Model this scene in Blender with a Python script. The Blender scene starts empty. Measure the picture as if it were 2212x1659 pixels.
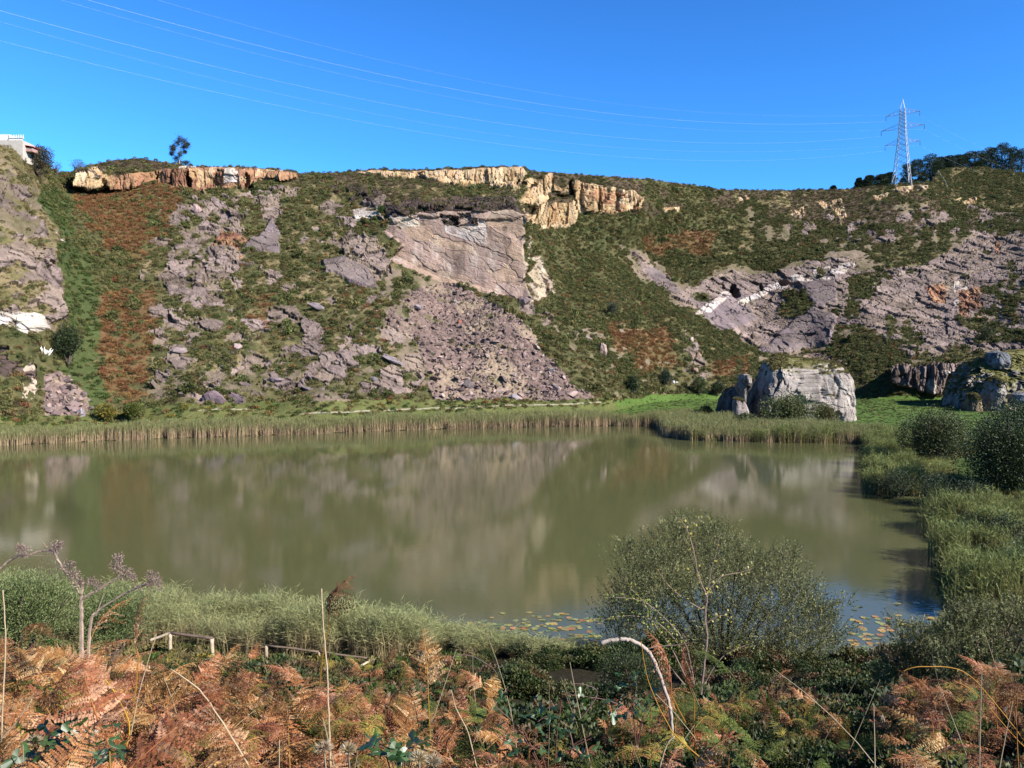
import bpy, math, random
import numpy as np
from mathutils import Vector, Matrix, Euler
rng = np.random.default_rng(7); random.seed(7)
S = bpy.context.scene
ROOT = S.collection

# ------------------------------------------------------------------ camera, sky, sun, exposure
CAM_H = 15.0; FPX = 1736.0; PITCH = math.radians(1.633)
cd = bpy.data.cameras.new('camera'); cam = bpy.data.objects.new('camera', cd); ROOT.objects.link(cam)
cam.location = (0, 0, CAM_H); cam.rotation_euler = (math.pi/2 - PITCH, 0, 0)
cd.sensor_width = 36; cd.lens = 36*FPX/2212; cd.clip_start = .1; cd.clip_end = 6000
S.camera = cam
SUN_AZ = math.radians(33)      # how far behind the camera plane, sun on the right
SUN_EL = math.radians(34)
sd = Vector((math.cos(SUN_AZ)*math.cos(SUN_EL), -math.sin(SUN_AZ)*math.cos(SUN_EL), math.sin(SUN_EL)))
W = bpy.data.worlds.new('World'); S.world = W; W.use_nodes = True
nt = W.node_tree; nt.nodes.clear()
sky = nt.nodes.new('ShaderNodeTexSky'); sky.sky_type = 'NISHITA'; sky.sun_disc = False
sky.sun_elevation = SUN_EL; sky.sun_rotation = math.atan2(sd.x, sd.y)
sky.air_density = 1.0; sky.dust_density = .15; sky.ozone_density = 2.5; sky.altitude = 100
hs = nt.nodes.new('ShaderNodeMix'); hs.data_type = 'RGBA'; hs.blend_type = 'MULTIPLY'; hs.inputs[0].default_value = 1
hs.inputs[7].default_value = (.27, .66, .98, 1)
gm = nt.nodes.new('ShaderNodeGamma'); gm.inputs[1].default_value = 1.4
bg = nt.nodes.new('ShaderNodeBackground'); bg.inputs[1].default_value = .05
wo = nt.nodes.new('ShaderNodeOutputWorld')
nt.links.new(sky.outputs[0], gm.inputs[0]); nt.links.new(gm.outputs[0], hs.inputs[6]); nt.links.new(hs.outputs[2], bg.inputs[0]); nt.links.new(bg.outputs[0], wo.inputs[0])
sl = bpy.data.lights.new('sun', 'SUN'); sl.energy = 5.0; sl.angle = math.radians(.5); sl.color = (1, .94, .86)
so = bpy.data.objects.new('sun', sl); ROOT.objects.link(so)
so.rotation_euler = sd.to_track_quat('Z', 'Y').to_euler(); so.location = (80, -40, 90)
S.view_settings.view_transform = 'Standard'; S.view_settings.look = 'None'
S.view_settings.gamma = 1; S.view_settings.use_curve_mapping = False; S.view_settings.exposure = 1.56

# ------------------------------------------------------------------ helpers
ct, st_ = math.cos(PITCH), math.sin(PITCH)
def P(px, py, D):
    """sight direction of a measured bearing / elevation, taken out to the distance D (metres ahead)"""
    u = (np.asarray(px, float)-1106)/FPX; v = (829.5-np.asarray(py, float))/FPX
    dy = ct + v*st_; dz = -st_ + v*ct
    k = np.asarray(D, float)/dy
    return np.stack([u*k, dy*k, CAM_H + dz*k], -1)
def PV(px, py, D): return Vector(P(px, py, D))
def GP(px, py, z=0.0):
    v = (829.5-py)/FPX; dy = ct+v*st_; dz = -st_+v*ct
    return P(px, py, dy*(z-CAM_H)/dz)

def hsh(ix, iy, iz, s):
    h = (ix.astype(np.int64)*374761393 + iy.astype(np.int64)*668265263 + iz.astype(np.int64)*2147483647 + s*974634777) & 0xffffffff
    h = ((h ^ (h >> 13))*1274126177) & 0xffffffff
    h = ((h ^ (h >> 15))*2246822519) & 0xffffffff
    return ((h ^ (h >> 16)) & 0xffffff)/float(0xffffff)
def vnoise(p, s=0):
    f = np.floor(p); i = f.astype(np.int64); t = p-f; t = t*t*(3-2*t)
    r = 0
    for dx in (0, 1):
        wx = t[..., 0] if dx else 1-t[..., 0]
        for dy in (0, 1):
            wy = wx*(t[..., 1] if dy else 1-t[..., 1])
            for dz in (0, 1):
                r = r + wy*(t[..., 2] if dz else 1-t[..., 2])*hsh(i[..., 0]+dx, i[..., 1]+dy, i[..., 2]+dz, s)
    return r
def fbm(p, o=4, s=0, g=.5):
    a = 1; r = 0; n = 0
    for k in range(o):
        r = r + a*vnoise(p*(2.03**k) + k*17.3, s+k); n += a; a *= g
    return r/n*2-1
def worley(p, s=0):
    f = np.floor(p); i = f.astype(np.int64); n = len(p)
    b1 = np.full(n, 1e9); b2 = np.full(n, 1e9); cid = np.zeros((n, 3), np.int64); off = np.zeros((n, 3))
    for dx in (-1, 0, 1):
        for dy in (-1, 0, 1):
            for dz in (-1, 0, 1):
                c = i + np.array([dx, dy, dz])
                q = np.stack([hsh(c[:, 0], c[:, 1], c[:, 2], s+k) for k in range(3)], -1) + c
                d = ((q-p)**2).sum(-1)
                m = d < b1
                b2 = np.where(m, b1, np.minimum(b2, d)); b1 = np.where(m, d, b1)
                cid[m] = c[m]; off[m] = (p-q)[m]
    r = np.stack([hsh(cid[:, 0], cid[:, 1], cid[:, 2], s+11+k) for k in range(4)], -1)
    return np.sqrt(b1), np.sqrt(b2), r, off

def mesh_np(name, V, F, col=None, smooth=False):
    """V (n,3); F array of quads or tris, or list of such arrays"""
    if not isinstance(F, (list, tuple)): F = [F]
    F = [np.asarray(f, np.int32) for f in F if len(f)]
    me = bpy.data.meshes.new(name)
    V = np.asarray(V, np.float32)
    me.vertices.add(len(V)); me.vertices.foreach_set('co', V.ravel())
    tot = np.concatenate([np.full(len(f), f.shape[1], np.int32) for f in F]) if F else np.zeros(0, np.int32)
    idx = np.concatenate([f.ravel() for f in F]) if F else np.zeros(0, np.int32)
    me.loops.add(len(idx)); me.loops.foreach_set('vertex_index', idx)
    me.polygons.add(len(tot)); me.polygons.foreach_set('loop_start', np.concatenate([[0], np.cumsum(tot)[:-1]]).astype(np.int32) if len(tot) else tot)
    if len(tot): me.polygons.foreach_set('loop_total', tot)
    if len(tot): me.polygons.foreach_set('use_smooth', (np.full(len(tot), smooth, bool) if np.isscalar(smooth) or isinstance(smooth, bool) else smooth))
    if col is not None:
        a = me.color_attributes.new('Col', 'FLOAT_COLOR', 'POINT')
        c = np.ones((len(V), 4), np.float32); c[:, :3] = np.asarray(col, np.float32)
        a.data.foreach_set('color', c.ravel())
    me.update(calc_edges=True); me.validate()
    return me
def obj(name, me, mat=None, parent=None, **tags):
    if mat is not None and not len(me.materials): me.materials.append(mat)
    o = bpy.data.objects.new(name, me); ROOT.objects.link(o)
    if parent is not None: o.parent = parent
    for k, v in tags.items():
        if v is not None: o[k] = v
    return o
def thing(name, label, cat, loc=(0, 0, 0), group=None, rot=(0, 0, 0)):
    o = bpy.data.objects.new(name, None); ROOT.objects.link(o)
    o.location = loc; o.rotation_euler = rot; o['label'] = label; o['category'] = cat
    o.empty_display_size = .2
    if group: o['group'] = group
    return o
def copy_tree(o, parent=None):
    c = o.copy(); ROOT.objects.link(c); c.parent = parent
    if parent is not None: c.matrix_parent_inverse = o.matrix_parent_inverse.copy()
    for ch in o.children: copy_tree(ch, c)
    return c

class Buf:
    def __init__(s): s.V = []; s.Q = []; s.T = []; s.C = []; s.n = 0
    def add(s, V, F, col):
        V = np.asarray(V, float); F = np.asarray(F, np.int64)
        col = np.asarray(col, float)
        if col.ndim == 1: col = np.broadcast_to(col, (len(V), 3))
        s.V.append(V); s.C.append(col)
        (s.Q if F.shape[1] == 4 else s.T).append(F + s.n); s.n += len(V)
    def tube(s, pts, rad, col, n=6, cap=True):
        pts = np.asarray(pts, float); m = len(pts); rad = np.broadcast_to(np.asarray(rad, float), (m,))
        tg = np.gradient(pts, axis=0); tg /= np.linalg.norm(tg, axis=1)[:, None]+1e-9
        up = np.array([0, 0, 1.]) if abs(tg[0][2]) < .9 else np.array([1., 0, 0])
        a = np.cross(tg, up); a /= np.linalg.norm(a, axis=1)[:, None]+1e-9; b = np.cross(tg, a)
        th = np.arange(n)*2*math.pi/n
        V = pts[:, None] + rad[:, None, None]*(np.cos(th)[None, :, None]*a[:, None]+np.sin(th)[None, :, None]*b[:, None])
        V = V.reshape(-1, 3)
        i = np.arange(m-1)[:, None]*n; j = np.arange(n)[None]; j2 = (j+1) % n
        F = np.stack([i+j, i+j2, i+n+j2, i+n+j], -1).reshape(-1, 4)
        s.add(V, F, col)
        if cap:
            T = [(0, k+1, k) for k in range(1, n-1)] + [((m-1)*n, (m-1)*n+k, (m-1)*n+k+1) for k in range(1, n-1)]
            s.T.append(np.array(T) + s.n-len(V))
    def box(s, c, d, col, R=None):
        c = np.array(c, float); d = np.array(d, float)/2
        V = np.array([[x, y, z] for x in (-1, 1) for y in (-1, 1) for z in (-1, 1)], float)*d
        if R is not None: V = V @ np.array(R).T
        s.add(V+c, [[0, 1, 3, 2], [4, 6, 7, 5], [0, 4, 5, 1], [2, 3, 7, 6], [0, 2, 6, 4], [1, 5, 7, 3]], col)
    def leaves(s, pts, L, wd, col, dirs=None, flat=None):
        """rhombic leaves: one quad each, at pts, with length L, width wd"""
        n = len(pts)
        if n == 0: return
        if dirs is None: dirs = rng.normal(size=(n, 3))
        d = dirs/(np.linalg.norm(dirs, axis=1)[:, None]+1e-9)
        r = rng.normal(size=(n, 3)) if flat is None else flat + .35*rng.normal(size=(n, 3))
        w = np.cross(d, r); w /= np.linalg.norm(w, axis=1)[:, None]+1e-9
        L = np.broadcast_to(np.asarray(L, float), (n,))[:, None]; wd = np.broadcast_to(np.asarray(wd, float), (n,))[:, None]
        V = np.stack([pts, pts+d*L*.45+w*wd*.5, pts+d*L, pts+d*L*.45-w*wd*.5], 1).reshape(-1, 3)
        F = np.arange(4*n).reshape(-1, 4)
        col = np.asarray(col, float)
        if col.ndim == 1: col = np.broadcast_to(col, (n, 3))
        s.add(V, F, np.repeat(col, 4, axis=0))
    def mesh(s, name, smooth=False):
        F = []
        if s.Q: F.append(np.concatenate(s.Q))
        if s.T: F.append(np.concatenate(s.T))
        return mesh_np(name, np.concatenate(s.V), F, np.concatenate(s.C), smooth)

def N(m, t, **kw):
    n = m.node_tree.nodes.new(t)
    for k, v in kw.items(): setattr(n, k, v)
    return n
def mat_new(name):
    m = bpy.data.materials.new(name); m.use_nodes = True; m.node_tree.nodes.clear()
    return m
def col_mat(name, rough=.8, spec=.25, nscale=3., namt=.35, bump=.0, bscale=8., trans=0., rnd=.0, hue=.0, detail=6, bdist=.1, flat=None):
    """surface colour from the piece itself, mottled by noise, varied per individual"""
    m = mat_new(name); L = m.node_tree.links.new
    out = N(m, 'ShaderNodeOutputMaterial'); b = N(m, 'ShaderNodeBsdfPrincipled')
    b.inputs['Roughness'].default_value = rough; b.inputs['Specular IOR Level'].default_value = spec
    if flat is None:
        a = N(m, 'ShaderNodeAttribute'); a.attribute_name = 'Col'; src = a.outputs['Color']
    else:
        a = N(m, 'ShaderNodeRGB'); a.outputs[0].default_value = (*flat, 1); src = a.outputs[0]
    tc = N(m, 'ShaderNodeTexCoord')
    nz = N(m, 'ShaderNodeTexNoise'); nz.inputs['Scale'].default_value = nscale; nz.inputs['Detail'].default_value = detail; nz.inputs['Roughness'].default_value = .65
    L(tc.outputs['Object'], nz.inputs['Vector'])
    mr = N(m, 'ShaderNodeMapRange'); mr.inputs[1].default_value = .3; mr.inputs[2].default_value = .7
    mr.inputs[3].default_value = 1-namt; mr.inputs[4].default_value = 1+namt
    L(nz.outputs['Fac'], mr.inputs[0])
    v = mr.outputs[0]
    hsv = N(m, 'ShaderNodeHueSaturation')
    if rnd or hue:
        oi = N(m, 'ShaderNodeObjectInfo')
        r = N(m, 'ShaderNodeMapRange'); r.inputs[3].default_value = 1-rnd; r.inputs[4].default_value = 1+rnd
        L(oi.outputs['Random'], r.inputs[0])
        mu = N(m, 'ShaderNodeMath', operation='MULTIPLY'); L(v, mu.inputs[0]); L(r.outputs[0], mu.inputs[1]); v = mu.outputs[0]
        wn = N(m, 'ShaderNodeTexWhiteNoise'); wn.noise_dimensions = '1D'; L(oi.outputs['Random'], wn.inputs['W'])
        r2 = N(m, 'ShaderNodeMapRange'); r2.inputs[3].default_value = .5-hue; r2.inputs[4].default_value = .5+hue
        L(wn.outputs['Value'], r2.inputs[0]); L(r2.outputs[0], hsv.inputs['Hue'])
    L(v, hsv.inputs['Value']); L(src, hsv.inputs['Color']); L(hsv.outputs[0], b.inputs['Base Color'])
    if bump:
        bn = N(m, 'ShaderNodeTexNoise'); bn.inputs['Scale'].default_value = bscale; bn.inputs['Detail'].default_value = 8; bn.inputs['Roughness'].default_value = .7
        L(tc.outputs['Object'], bn.inputs['Vector'])
        bp = N(m, 'ShaderNodeBump'); bp.inputs['Strength'].default_value = bump; bp.inputs['Distance'].default_value = bdist
        L(bn.outputs['Fac'], bp.inputs['Height']); L(bp.outputs[0], b.inputs['Normal'])
    if trans:
        t = N(m, 'ShaderNodeBsdfTranslucent'); L(hsv.outputs[0], t.inputs['Color'])
        mx = N(m, 'ShaderNodeMixShader'); mx.inputs[0].default_value = trans
        L(b.outputs[0], mx.inputs[1]); L(t.outputs[0], mx.inputs[2]); L(mx.outputs[0], out.inputs[0])
    else: L(b.outputs[0], out.inputs[0])
    return m

M_hill = col_mat('hill_ground', .92, .1, .9, .22, .8, 1.6, detail=8, bdist=.5)
M_ground = col_mat('turf', .92, .1, 2.2, .3, .8, 3., detail=8, bdist=.2)
M_rock = col_mat('limestone', .9, .15, .55, .25, .9, 1.5, detail=9, bdist=.35)
M_stone = col_mat('scree_stone', .9, .15, 1.2, .22, .6, 3., rnd=.28, hue=.012, bdist=.12)
M_leaf = col_mat('leaf', .6, .3, 2., .2, trans=.25, rnd=.0)
M_scrub = col_mat('scrub_leaf', .75, .15, 1.2, .25, trans=.15, rnd=.32, hue=.02)
M_willow = col_mat('willow_leaf', .55, .25, 1., .2, trans=.2)
M_reed = col_mat('reed', .7, .2, 1.5, .15, trans=.38, rnd=.22, hue=.012)
M_fern = col_mat('bracken', .72, .2, 6., .22, trans=.3, rnd=.3, hue=.018)
M_bark = col_mat('bark', .9, .1, 6., .3, .5, 20, bdist=.02)
M_wood = col_mat('weathered_wood', .8, .2, 5., .25, .5, 25, bdist=.02)
M_steel = col_mat('galvanised_steel', .5, .4, 2., .08)
M_paint = col_mat('whitewash', .8, .2, 1.2, .12, .2, 6)
M_pad = col_mat('lily_leaf', .3, .5, 4., .15, rnd=.25, hue=.03)

_ng = {}
def scatter_group(coll):
    g = bpy.data.node_groups.new('spread', 'GeometryNodeTree')
    g.interface.new_socket('Geometry', in_out='INPUT', socket_type='NodeSocketGeometry')
    g.interface.new_socket('Geometry', in_out='OUTPUT', socket_type='NodeSocketGeometry')
    n = g.nodes; L = g.links.new
    gi = n.new('NodeGroupInput'); go = n.new('NodeGroupOutput')
    ci = n.new('GeometryNodeCollectionInfo'); ci.inputs['Collection'].default_value = coll
    ci.inputs['Separate Children'].default_value = True; ci.inputs['Reset Children'].default_value = True
    ip = n.new('GeometryNodeInstanceOnPoints'); ip.inputs['Pick Instance'].default_value = True
    def na(t, nm):
        a = n.new('GeometryNodeInputNamedAttribute'); a.data_type = t; a.inputs['Name'].default_value = nm; return a.outputs['Attribute']
    er = n.new('FunctionNodeEulerToRotation')
    L(gi.outputs[0], ip.inputs['Points']); L(ci.outputs[0], ip.inputs['Instance'])
    L(na('INT', 'idx'), ip.inputs['Instance Index']); L(na('FLOAT_VECTOR', 'rot'), er.inputs[0]); L(er.outputs[0], ip.inputs['Rotation'])
    L(na('FLOAT_VECTOR', 'scl'), ip.inputs['Scale']); L(ip.outputs[0], go.inputs[0])
    return g
_pc = 0
def protos(meshes, mat):
    """patterns the uncountable cover is spread from (not themselves in the scene)"""
    global _pc; _pc += 1
    c = bpy.data.collections.new('pattern_%02d' % _pc)
    for k, me in enumerate(meshes):
        if not len(me.materials): me.materials.append(mat)
        o = bpy.data.objects.new('pattern_%02d_%02d' % (_pc, k), me); c.objects.link(o)
    return scatter_group(c)
def scatter(name, pts, rot, scl, idx, grp, parent=None):
    me = bpy.data.meshes.new(name); n = len(pts)
    me.vertices.add(n); me.vertices.foreach_set('co', np.asarray(pts, np.float32).ravel())
    a = me.attributes.new('rot', 'FLOAT_VECTOR', 'POINT'); a.data.foreach_set('vector', np.asarray(rot, np.float32).ravel())
    s = np.asarray(scl, np.float32)
    if s.ndim == 1: s = np.repeat(s[:, None], 3, axis=1)
    a = me.attributes.new('scl', 'FLOAT_VECTOR', 'POINT'); a.data.foreach_set('vector', s.ravel())
    a = me.attributes.new('idx', 'INT', 'POINT'); a.data.foreach_set('value', np.asarray(idx, np.int32))
    o = bpy.data.objects.new(name, me); ROOT.objects.link(o); o['kind'] = 'stuff'
    if parent is not None: o.parent = parent
    md = o.modifiers.new('spread', 'NODES'); md.node_group = grp
    return o
def yaw(n, tilt=.15):
    r = rng.normal(0, tilt, (n, 3)); r[:, 2] = rng.uniform(0, 2*math.pi, n); return r

def inpoly(x, y, poly):
    r = np.zeros(x.shape, bool); n = len(poly)
    for k in range(n):
        x1, y1 = poly[k]; x2, y2 = poly[(k+1) % n]
        if y1 == y2: continue
        c = ((y1 > y) != (y2 > y)) & (x < (x2-x1)*(y-y1)/(y2-y1)+x1)
        r ^= c
    return r
def sdist(x, y, poly):
    d = np.full(x.shape, 1e9); n = len(poly)
    for k in range(n):
        x1, y1 = poly[k]; x2, y2 = poly[(k+1) % n]
        ex, ey = x2-x1, y2-y1; t = np.clip(((x-x1)*ex+(y-y1)*ey)/(ex*ex+ey*ey+1e-9), 0, 1)
        d = np.minimum(d, np.hypot(x-x1-t*ex, y-y1-t*ey))
    return np.where(inpoly(x, y, poly), d, -d)      # positive inside
def lin(c):
    c = np.asarray(c, float)/255; return np.where(c <= .04045, c/12.92, ((c+.055)/1.055)**2.4)
def A(r, g, b, k=.45): return lin((r, g, b))*k*.87

# ------------------------------------------------------------------ the quarry hillside
RIDGE = np.array([(-320, 296), (-100, 305), (0, 313), (30, 322), (60, 340), (90, 352), (125, 374), (150, 373), (200, 355), (250, 345), (310, 343), (360, 352), (420, 360),
    (520, 360), (600, 366), (650, 374), (700, 373), (750, 372), (800, 366), (900, 367), (1000, 363), (1080, 359), (1130, 361), (1142, 369),
    (1200, 373), (1300, 380), (1400, 388), (1500, 400), (1560, 410), (1700, 411), (1830, 408), (1900, 401), (1960, 396), (2012, 393), (2022, 380), (2030, 368),
    (2070, 362), (2130, 362), (2212, 376), (2350, 395), (2530, 410)], float)
FOOT = np.array([(-320, 930), (0, 928), (400, 912), (900, 890), (1300, 876), (1450, 866), (1900, 864), (2530, 872)], float)
DC = np.array([
 (-320,300,235),(0,318,220),(-320,600,178),(-320,900,140),(-100,450,195),(-100,750,165),(50,380,212),(60,560,188),(60,700,172),(0,860,160),(110,500,205),(130,640,190),(90,800,172),
 (0,925,154),(-320,925,135),(140,930,160),(150,600,208),(170,700,192),(160,450,245),(140,390,275),(190,820,178),
 (250,870,176),(300,750,192),(300,600,222),(300,480,254),(300,420,278),(300,365,290),(300,345,300),(400,910,167),(470,400,285),(520,365,300),
 (600,860,183),(600,750,200),(600,600,232),(600,470,268),(620,385,300),(620,370,312),(700,900,174),
 (900,862,192),(900,750,208),(880,650,228),(850,565,250),(950,612,250),(900,500,258),(900,455,264),(900,415,285),(900,385,318),(900,370,328),
 (760,500,262),(760,600,238),(760,400,300),
 (1100,862,202),(1100,890,194),(1080,700,224),(1070,635,246),(1060,520,255),(1060,455,260),(1125,500,262),(1125,600,257),(1110,420,290),(1060,402,320),(1070,365,330),
 (1150,470,314),(1165,600,280),(1200,500,322),(1200,620,276),(1150,670,240),(1240,560,315),(1180,410,332),(1200,376,348),
 (1300,700,262),(1290,860,212),(1250,800,222),(1400,800,258),(1450,855,258),(1350,480,348),(1300,400,355),(1390,440,362),(1380,392,375),
 (1400,560,372),(1600,412,432),(1600,500,398),(1560,620,356),(1600,720,326),(1640,800,288),(1560,760,292),(1480,700,298),
 (1830,410,445),(1800,480,412),(1800,560,372),(1750,660,338),(1750,745,318),(1850,800,284),(1900,860,264),(1600,862,266),
 (2000,400,442),(2000,480,404),(2000,600,352),(2000,720,308),(2000,800,268),(2000,862,262),(2060,370,490),(2150,364,500),(2150,470,420),(2200,620,330),(2200,760,285),(2212,860,262),
 (2400,400,470),(2400,600,310),(2400,860,240),(2530,420,430),(2530,860,225),(1250,640,285),(1350,640,300)], float)
def tps_fit(P_, v, lam=2e-4):
    X = P_/500.; n = len(X); d = np.hypot(X[:, None, 0]-X[None, :, 0], X[:, None, 1]-X[None, :, 1])
    K = d*d*np.log(d+1e-9) + lam*np.eye(n)
    T = np.c_[np.ones(n), X]
    M_ = np.block([[K, T], [T.T, np.zeros((3, 3))]])
    w = np.linalg.solve(M_, np.r_[v, 0, 0, 0]); return X, w
def tps_eval(f, x, y):
    X, w = f; x = np.asarray(x, float)/500; y = np.asarray(y, float)/500; r = w[-3] + w[-2]*x + w[-1]*y
    for k in range(len(X)):
        d2 = (x-X[k, 0])**2+(y-X[k, 1])**2
        r = r + w[k]*.5*d2*np.log(d2+1e-12)
    return r
HF = tps_fit(DC[:, :2], np.log(DC[:, 2]))
hillD = lambda x, y: np.exp(tps_eval(HF, x, y))

NX = 1640; NY = 400; NB = 16
gx = np.linspace(-320, 2530, NX)
ridge = np.interp(gx, RIDGE[:, 0], RIDGE[:, 1]); foot = np.interp(gx, FOOT[:, 0], FOOT[:, 1])
tt = np.linspace(0, 1, NY)
PX = np.broadcast_to(gx[:, None], (NX, NY)).copy(); PY = ridge[:, None] + (foot-ridge)[:, None]*tt[None]
x = PX.ravel(); y = PY.ravel()
D = hillD(x, y)
jag = fbm(np.stack([x/16, y/16, 0*x+3], -1), 4, 8)*7
def face(poly, Df, soft=5.):
    bx = [p[0] for p in poly]; by = [p[1] for p in poly]; I_ = np.nonzero((x > min(bx)-30) & (x < max(bx)+30) & (y > min(by)-30) & (y < max(by)+30))[0]
    q_ = np.clip(sdist(x[I_]+jag[I_], y[I_]+jag[I_], poly)/soft+.3, 0, 1); q_ = q_*q_*(3-2*q_)
    D[I_] = D[I_]*(1-q_)+Df(x[I_], y[I_])*q_
# sheer faces: the ground rises there without running back
face([(828,500),(850,462),(930,448),(1112,444),(1134,468),(1138,620),(1150,652),(1124,664),(1090,642),(1030,622),(950,606),(896,578),(845,556),(868,530),(850,516)], lambda a, c: 253.5+(620-c)*.035+(1000-a)*.012+np.where(c < 490, 1.5, 0))
face([(1136,440),(1236,430),(1242,490),(1165,500),(1134,482)], lambda a, c: 326+(a-1136)*.09)
face([(1236,385),(1300,392),(1392,424),(1386,452),(1342,466),(1244,460)], lambda a, c: 340+(a-1244)*.15+1.8*np.sin(a/6.))
face([(1138,400),(1180,376),(1225,382),(1232,420),(1140,432)], lambda a, c: 333+(a-1136)*.08)
face([(900,372),(1000,366),(1140,361),(1142,388),(1134,400),(1100,406),(1020,400),(960,390)], lambda a, c: 322+(a-1020)*.03)
face([(155,376),(300,362),(420,362),(640,374),(640,384),(560,394),(540,412),(515,400),(424,424),(398,410),(382,414),(330,398),(250,412),(158,402)], lambda a, c: np.interp(a, [150, 230, 330, 640], [258, 274, 286, 297])+2*np.sin(a/17.))
face([(1925,802),(2085,788),(2090,856),(1990,846),(1930,828)], lambda a, c: 262+0*a)
W0 = P(x, y, D)
# class painting ------------------------------------------------------
wn1 = fbm(np.stack([x/26, y/26, 0*x], -1), 4, 3)*15; wn2 = fbm(np.stack([x/26, y/26, 0*x+40], -1), 4, 5)*15
wx = x+wn1; wy = y+wn2
patch = fbm(np.stack([x/42, y/26, 0*x+9], -1), 5, 21, .6); patch2 = fbm(np.stack([x/20, y/14, 0*x+5], -1), 4, 31, .6)
SCRUB, RUST, ROCK, GOLD, WHITE, TALUS, STRAW, GREEN, HEATH, CLIFF, MEAD, SLAB, TAN, PATH, BROWN, SHORE, CREAM, SOIL = range(18)
cls = np.full(x.shape, SCRUB); prot = np.zeros(x.shape)   # prot = how far the rock stands proud (m)
def paint(c, poly, prob=1., warp=1., pro=0., nz=None, soft=6.):
    bx = [p[0] for p in poly]; by = [p[1] for p in poly]; g = 22
    m = (x > min(bx)-g) & (x < max(bx)+g) & (y > min(by)-g) & (y < max(by)+g)
    I = np.nonzero(m)[0]
    X_ = x[I]+wn1[I]*warp; Y_ = y[I]+wn2[I]*warp
    s = sdist(X_, Y_, poly)
    ins = s > 0
    if prob < 1:
        q = (patch if nz is None else nz)[I]; th = np.quantile(q[ins], 1-prob) if ins.any() else 9
        ins &= q > th
    cls[I[ins]] = c
    if pro: prot[I] += .45*pro*np.clip(s/soft+.5, 0, 1)*(1 if prob >= 1 else ins)
paint(HEATH, [(560,370),(1130,350),(1120,450),(1000,455),(830,445),(700,410),(600,392)], .75)
paint(HEATH, [(1130,355),(1400,380),(1560,405),(1850,405),(2012,390),(2050,480),(1900,500),(1700,470),(1500,440),(1400,470),(1250,400)], .62)
paint(HEATH, [(1850,480),(2212,470),(2212,560),(1900,540)], .3)
paint(STRAW, [(1600,380),(2212,350),(2212,540),(1900,560),(1700,520),(1550,560)], .16, nz=patch2)
paint(STRAW, [(240,400),(1130,400),(1130,640),(900,640),(930,860),(300,870),(330,640)], .22, nz=patch2)
paint(STRAW, [(1140,640),(1640,770),(1650,860),(1290,860)], .12, nz=patch2)
# the spur on the left
paint(STRAW, [(-330,280),(0,300),(66,330),(112,400),(132,560),(148,650),(135,725),(0,700),(-330,700)], .97, .8)
paint(ROCK, [(-330,380),(30,370),(80,430),(112,520),(132,620),(144,690),(112,722),(0,695),(-330,690)], .68, .9, -1.0)
paint(SOIL, [(-330,330),(20,330),(80,400),(112,470),(60,520),(-330,450)], .4, nz=patch2)
paint(WHITE, [(-60,690),(5,678),(48,672),(92,688),(108,716),(62,720),(10,704),(-60,700)], .97, .6, -.8, patch2)
paint(WHITE, [(100,450),(135,500),(140,540),(110,500)], .3, nz=patch2)
paint(BROWN, [(-330,720),(60,740),(80,800),(60,870),(-330,880)], .35)
paint(CREAM, [(50,780),(75,790),(80,860),(50,870)], .45, nz=patch2)
paint(GREEN, [(95,395),(150,420),(165,540),(192,545),(205,640),(215,760),(240,890),(170,890),(125,800),(150,690),(132,600),(120,500),(80,440)], .93)
paint(RUST, [(155,412),(250,400),(390,400),(400,440),(350,520),(300,560),(235,535),(180,500)], .82, .8)
paint(RUST, [(215,640),(330,620),(345,700),(318,760),(312,850),(240,880),(212,780)], .84, .8)
paint(RUST, [(530,630),(590,645),(575,710),(535,700)], .6)
paint(RUST, [(740,560),(900,620),(930,760),(900,820),(820,720)], .3, nz=patch2)
paint(RUST, [(1305,695),(1425,685),(1475,740),(1455,800),(1370,805),(1315,740)], .75)
paint(RUST, [(1385,510),(1545,500),(1535,555),(1460,560),(1395,545)], .85)
paint(RUST, [(1520,780),(1620,775),(1610,805),(1530,815)], .8)
paint(RUST, [(560,800),(940,800),(940,865),(600,850)], .25, nz=patch2)
# bare pinkish soil that rings the outcrops
paint(SOIL, [(300,560),(400,430),(700,400),(830,420),(850,560),(830,620),(905,760),(925,850),(330,862),(320,700)], .33)
paint(SOIL, [(385,430),(520,470),(530,580),(400,600)], .7, nz=patch2); paint(SOIL, [(780,560),(960,600),(930,830),(860,780)], .5, nz=patch2)
paint(SOIL, [(1340,520),(1400,550),(1480,620),(1550,580),(1700,575),(1830,545),(1990,560),(2100,505),(2540,500),(2540,775),(2100,765),(1960,785),(1870,715),(1790,757),(1650,775),(1560,715),(1480,680),(1390,615)], .6, 1.2)
paint(SOIL, [(1600,450),(2050,440),(2230,470),(2230,540),(1850,540),(1650,520)], .2, nz=patch2); paint(SOIL, [(1140,650),(1290,700),(1500,760),(1600,840),(1320,855),(1250,800)], .14, nz=patch2)
paint(SOIL, [(300,800),(900,790),(940,862),(330,868)], .35, nz=patch2)
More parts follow.
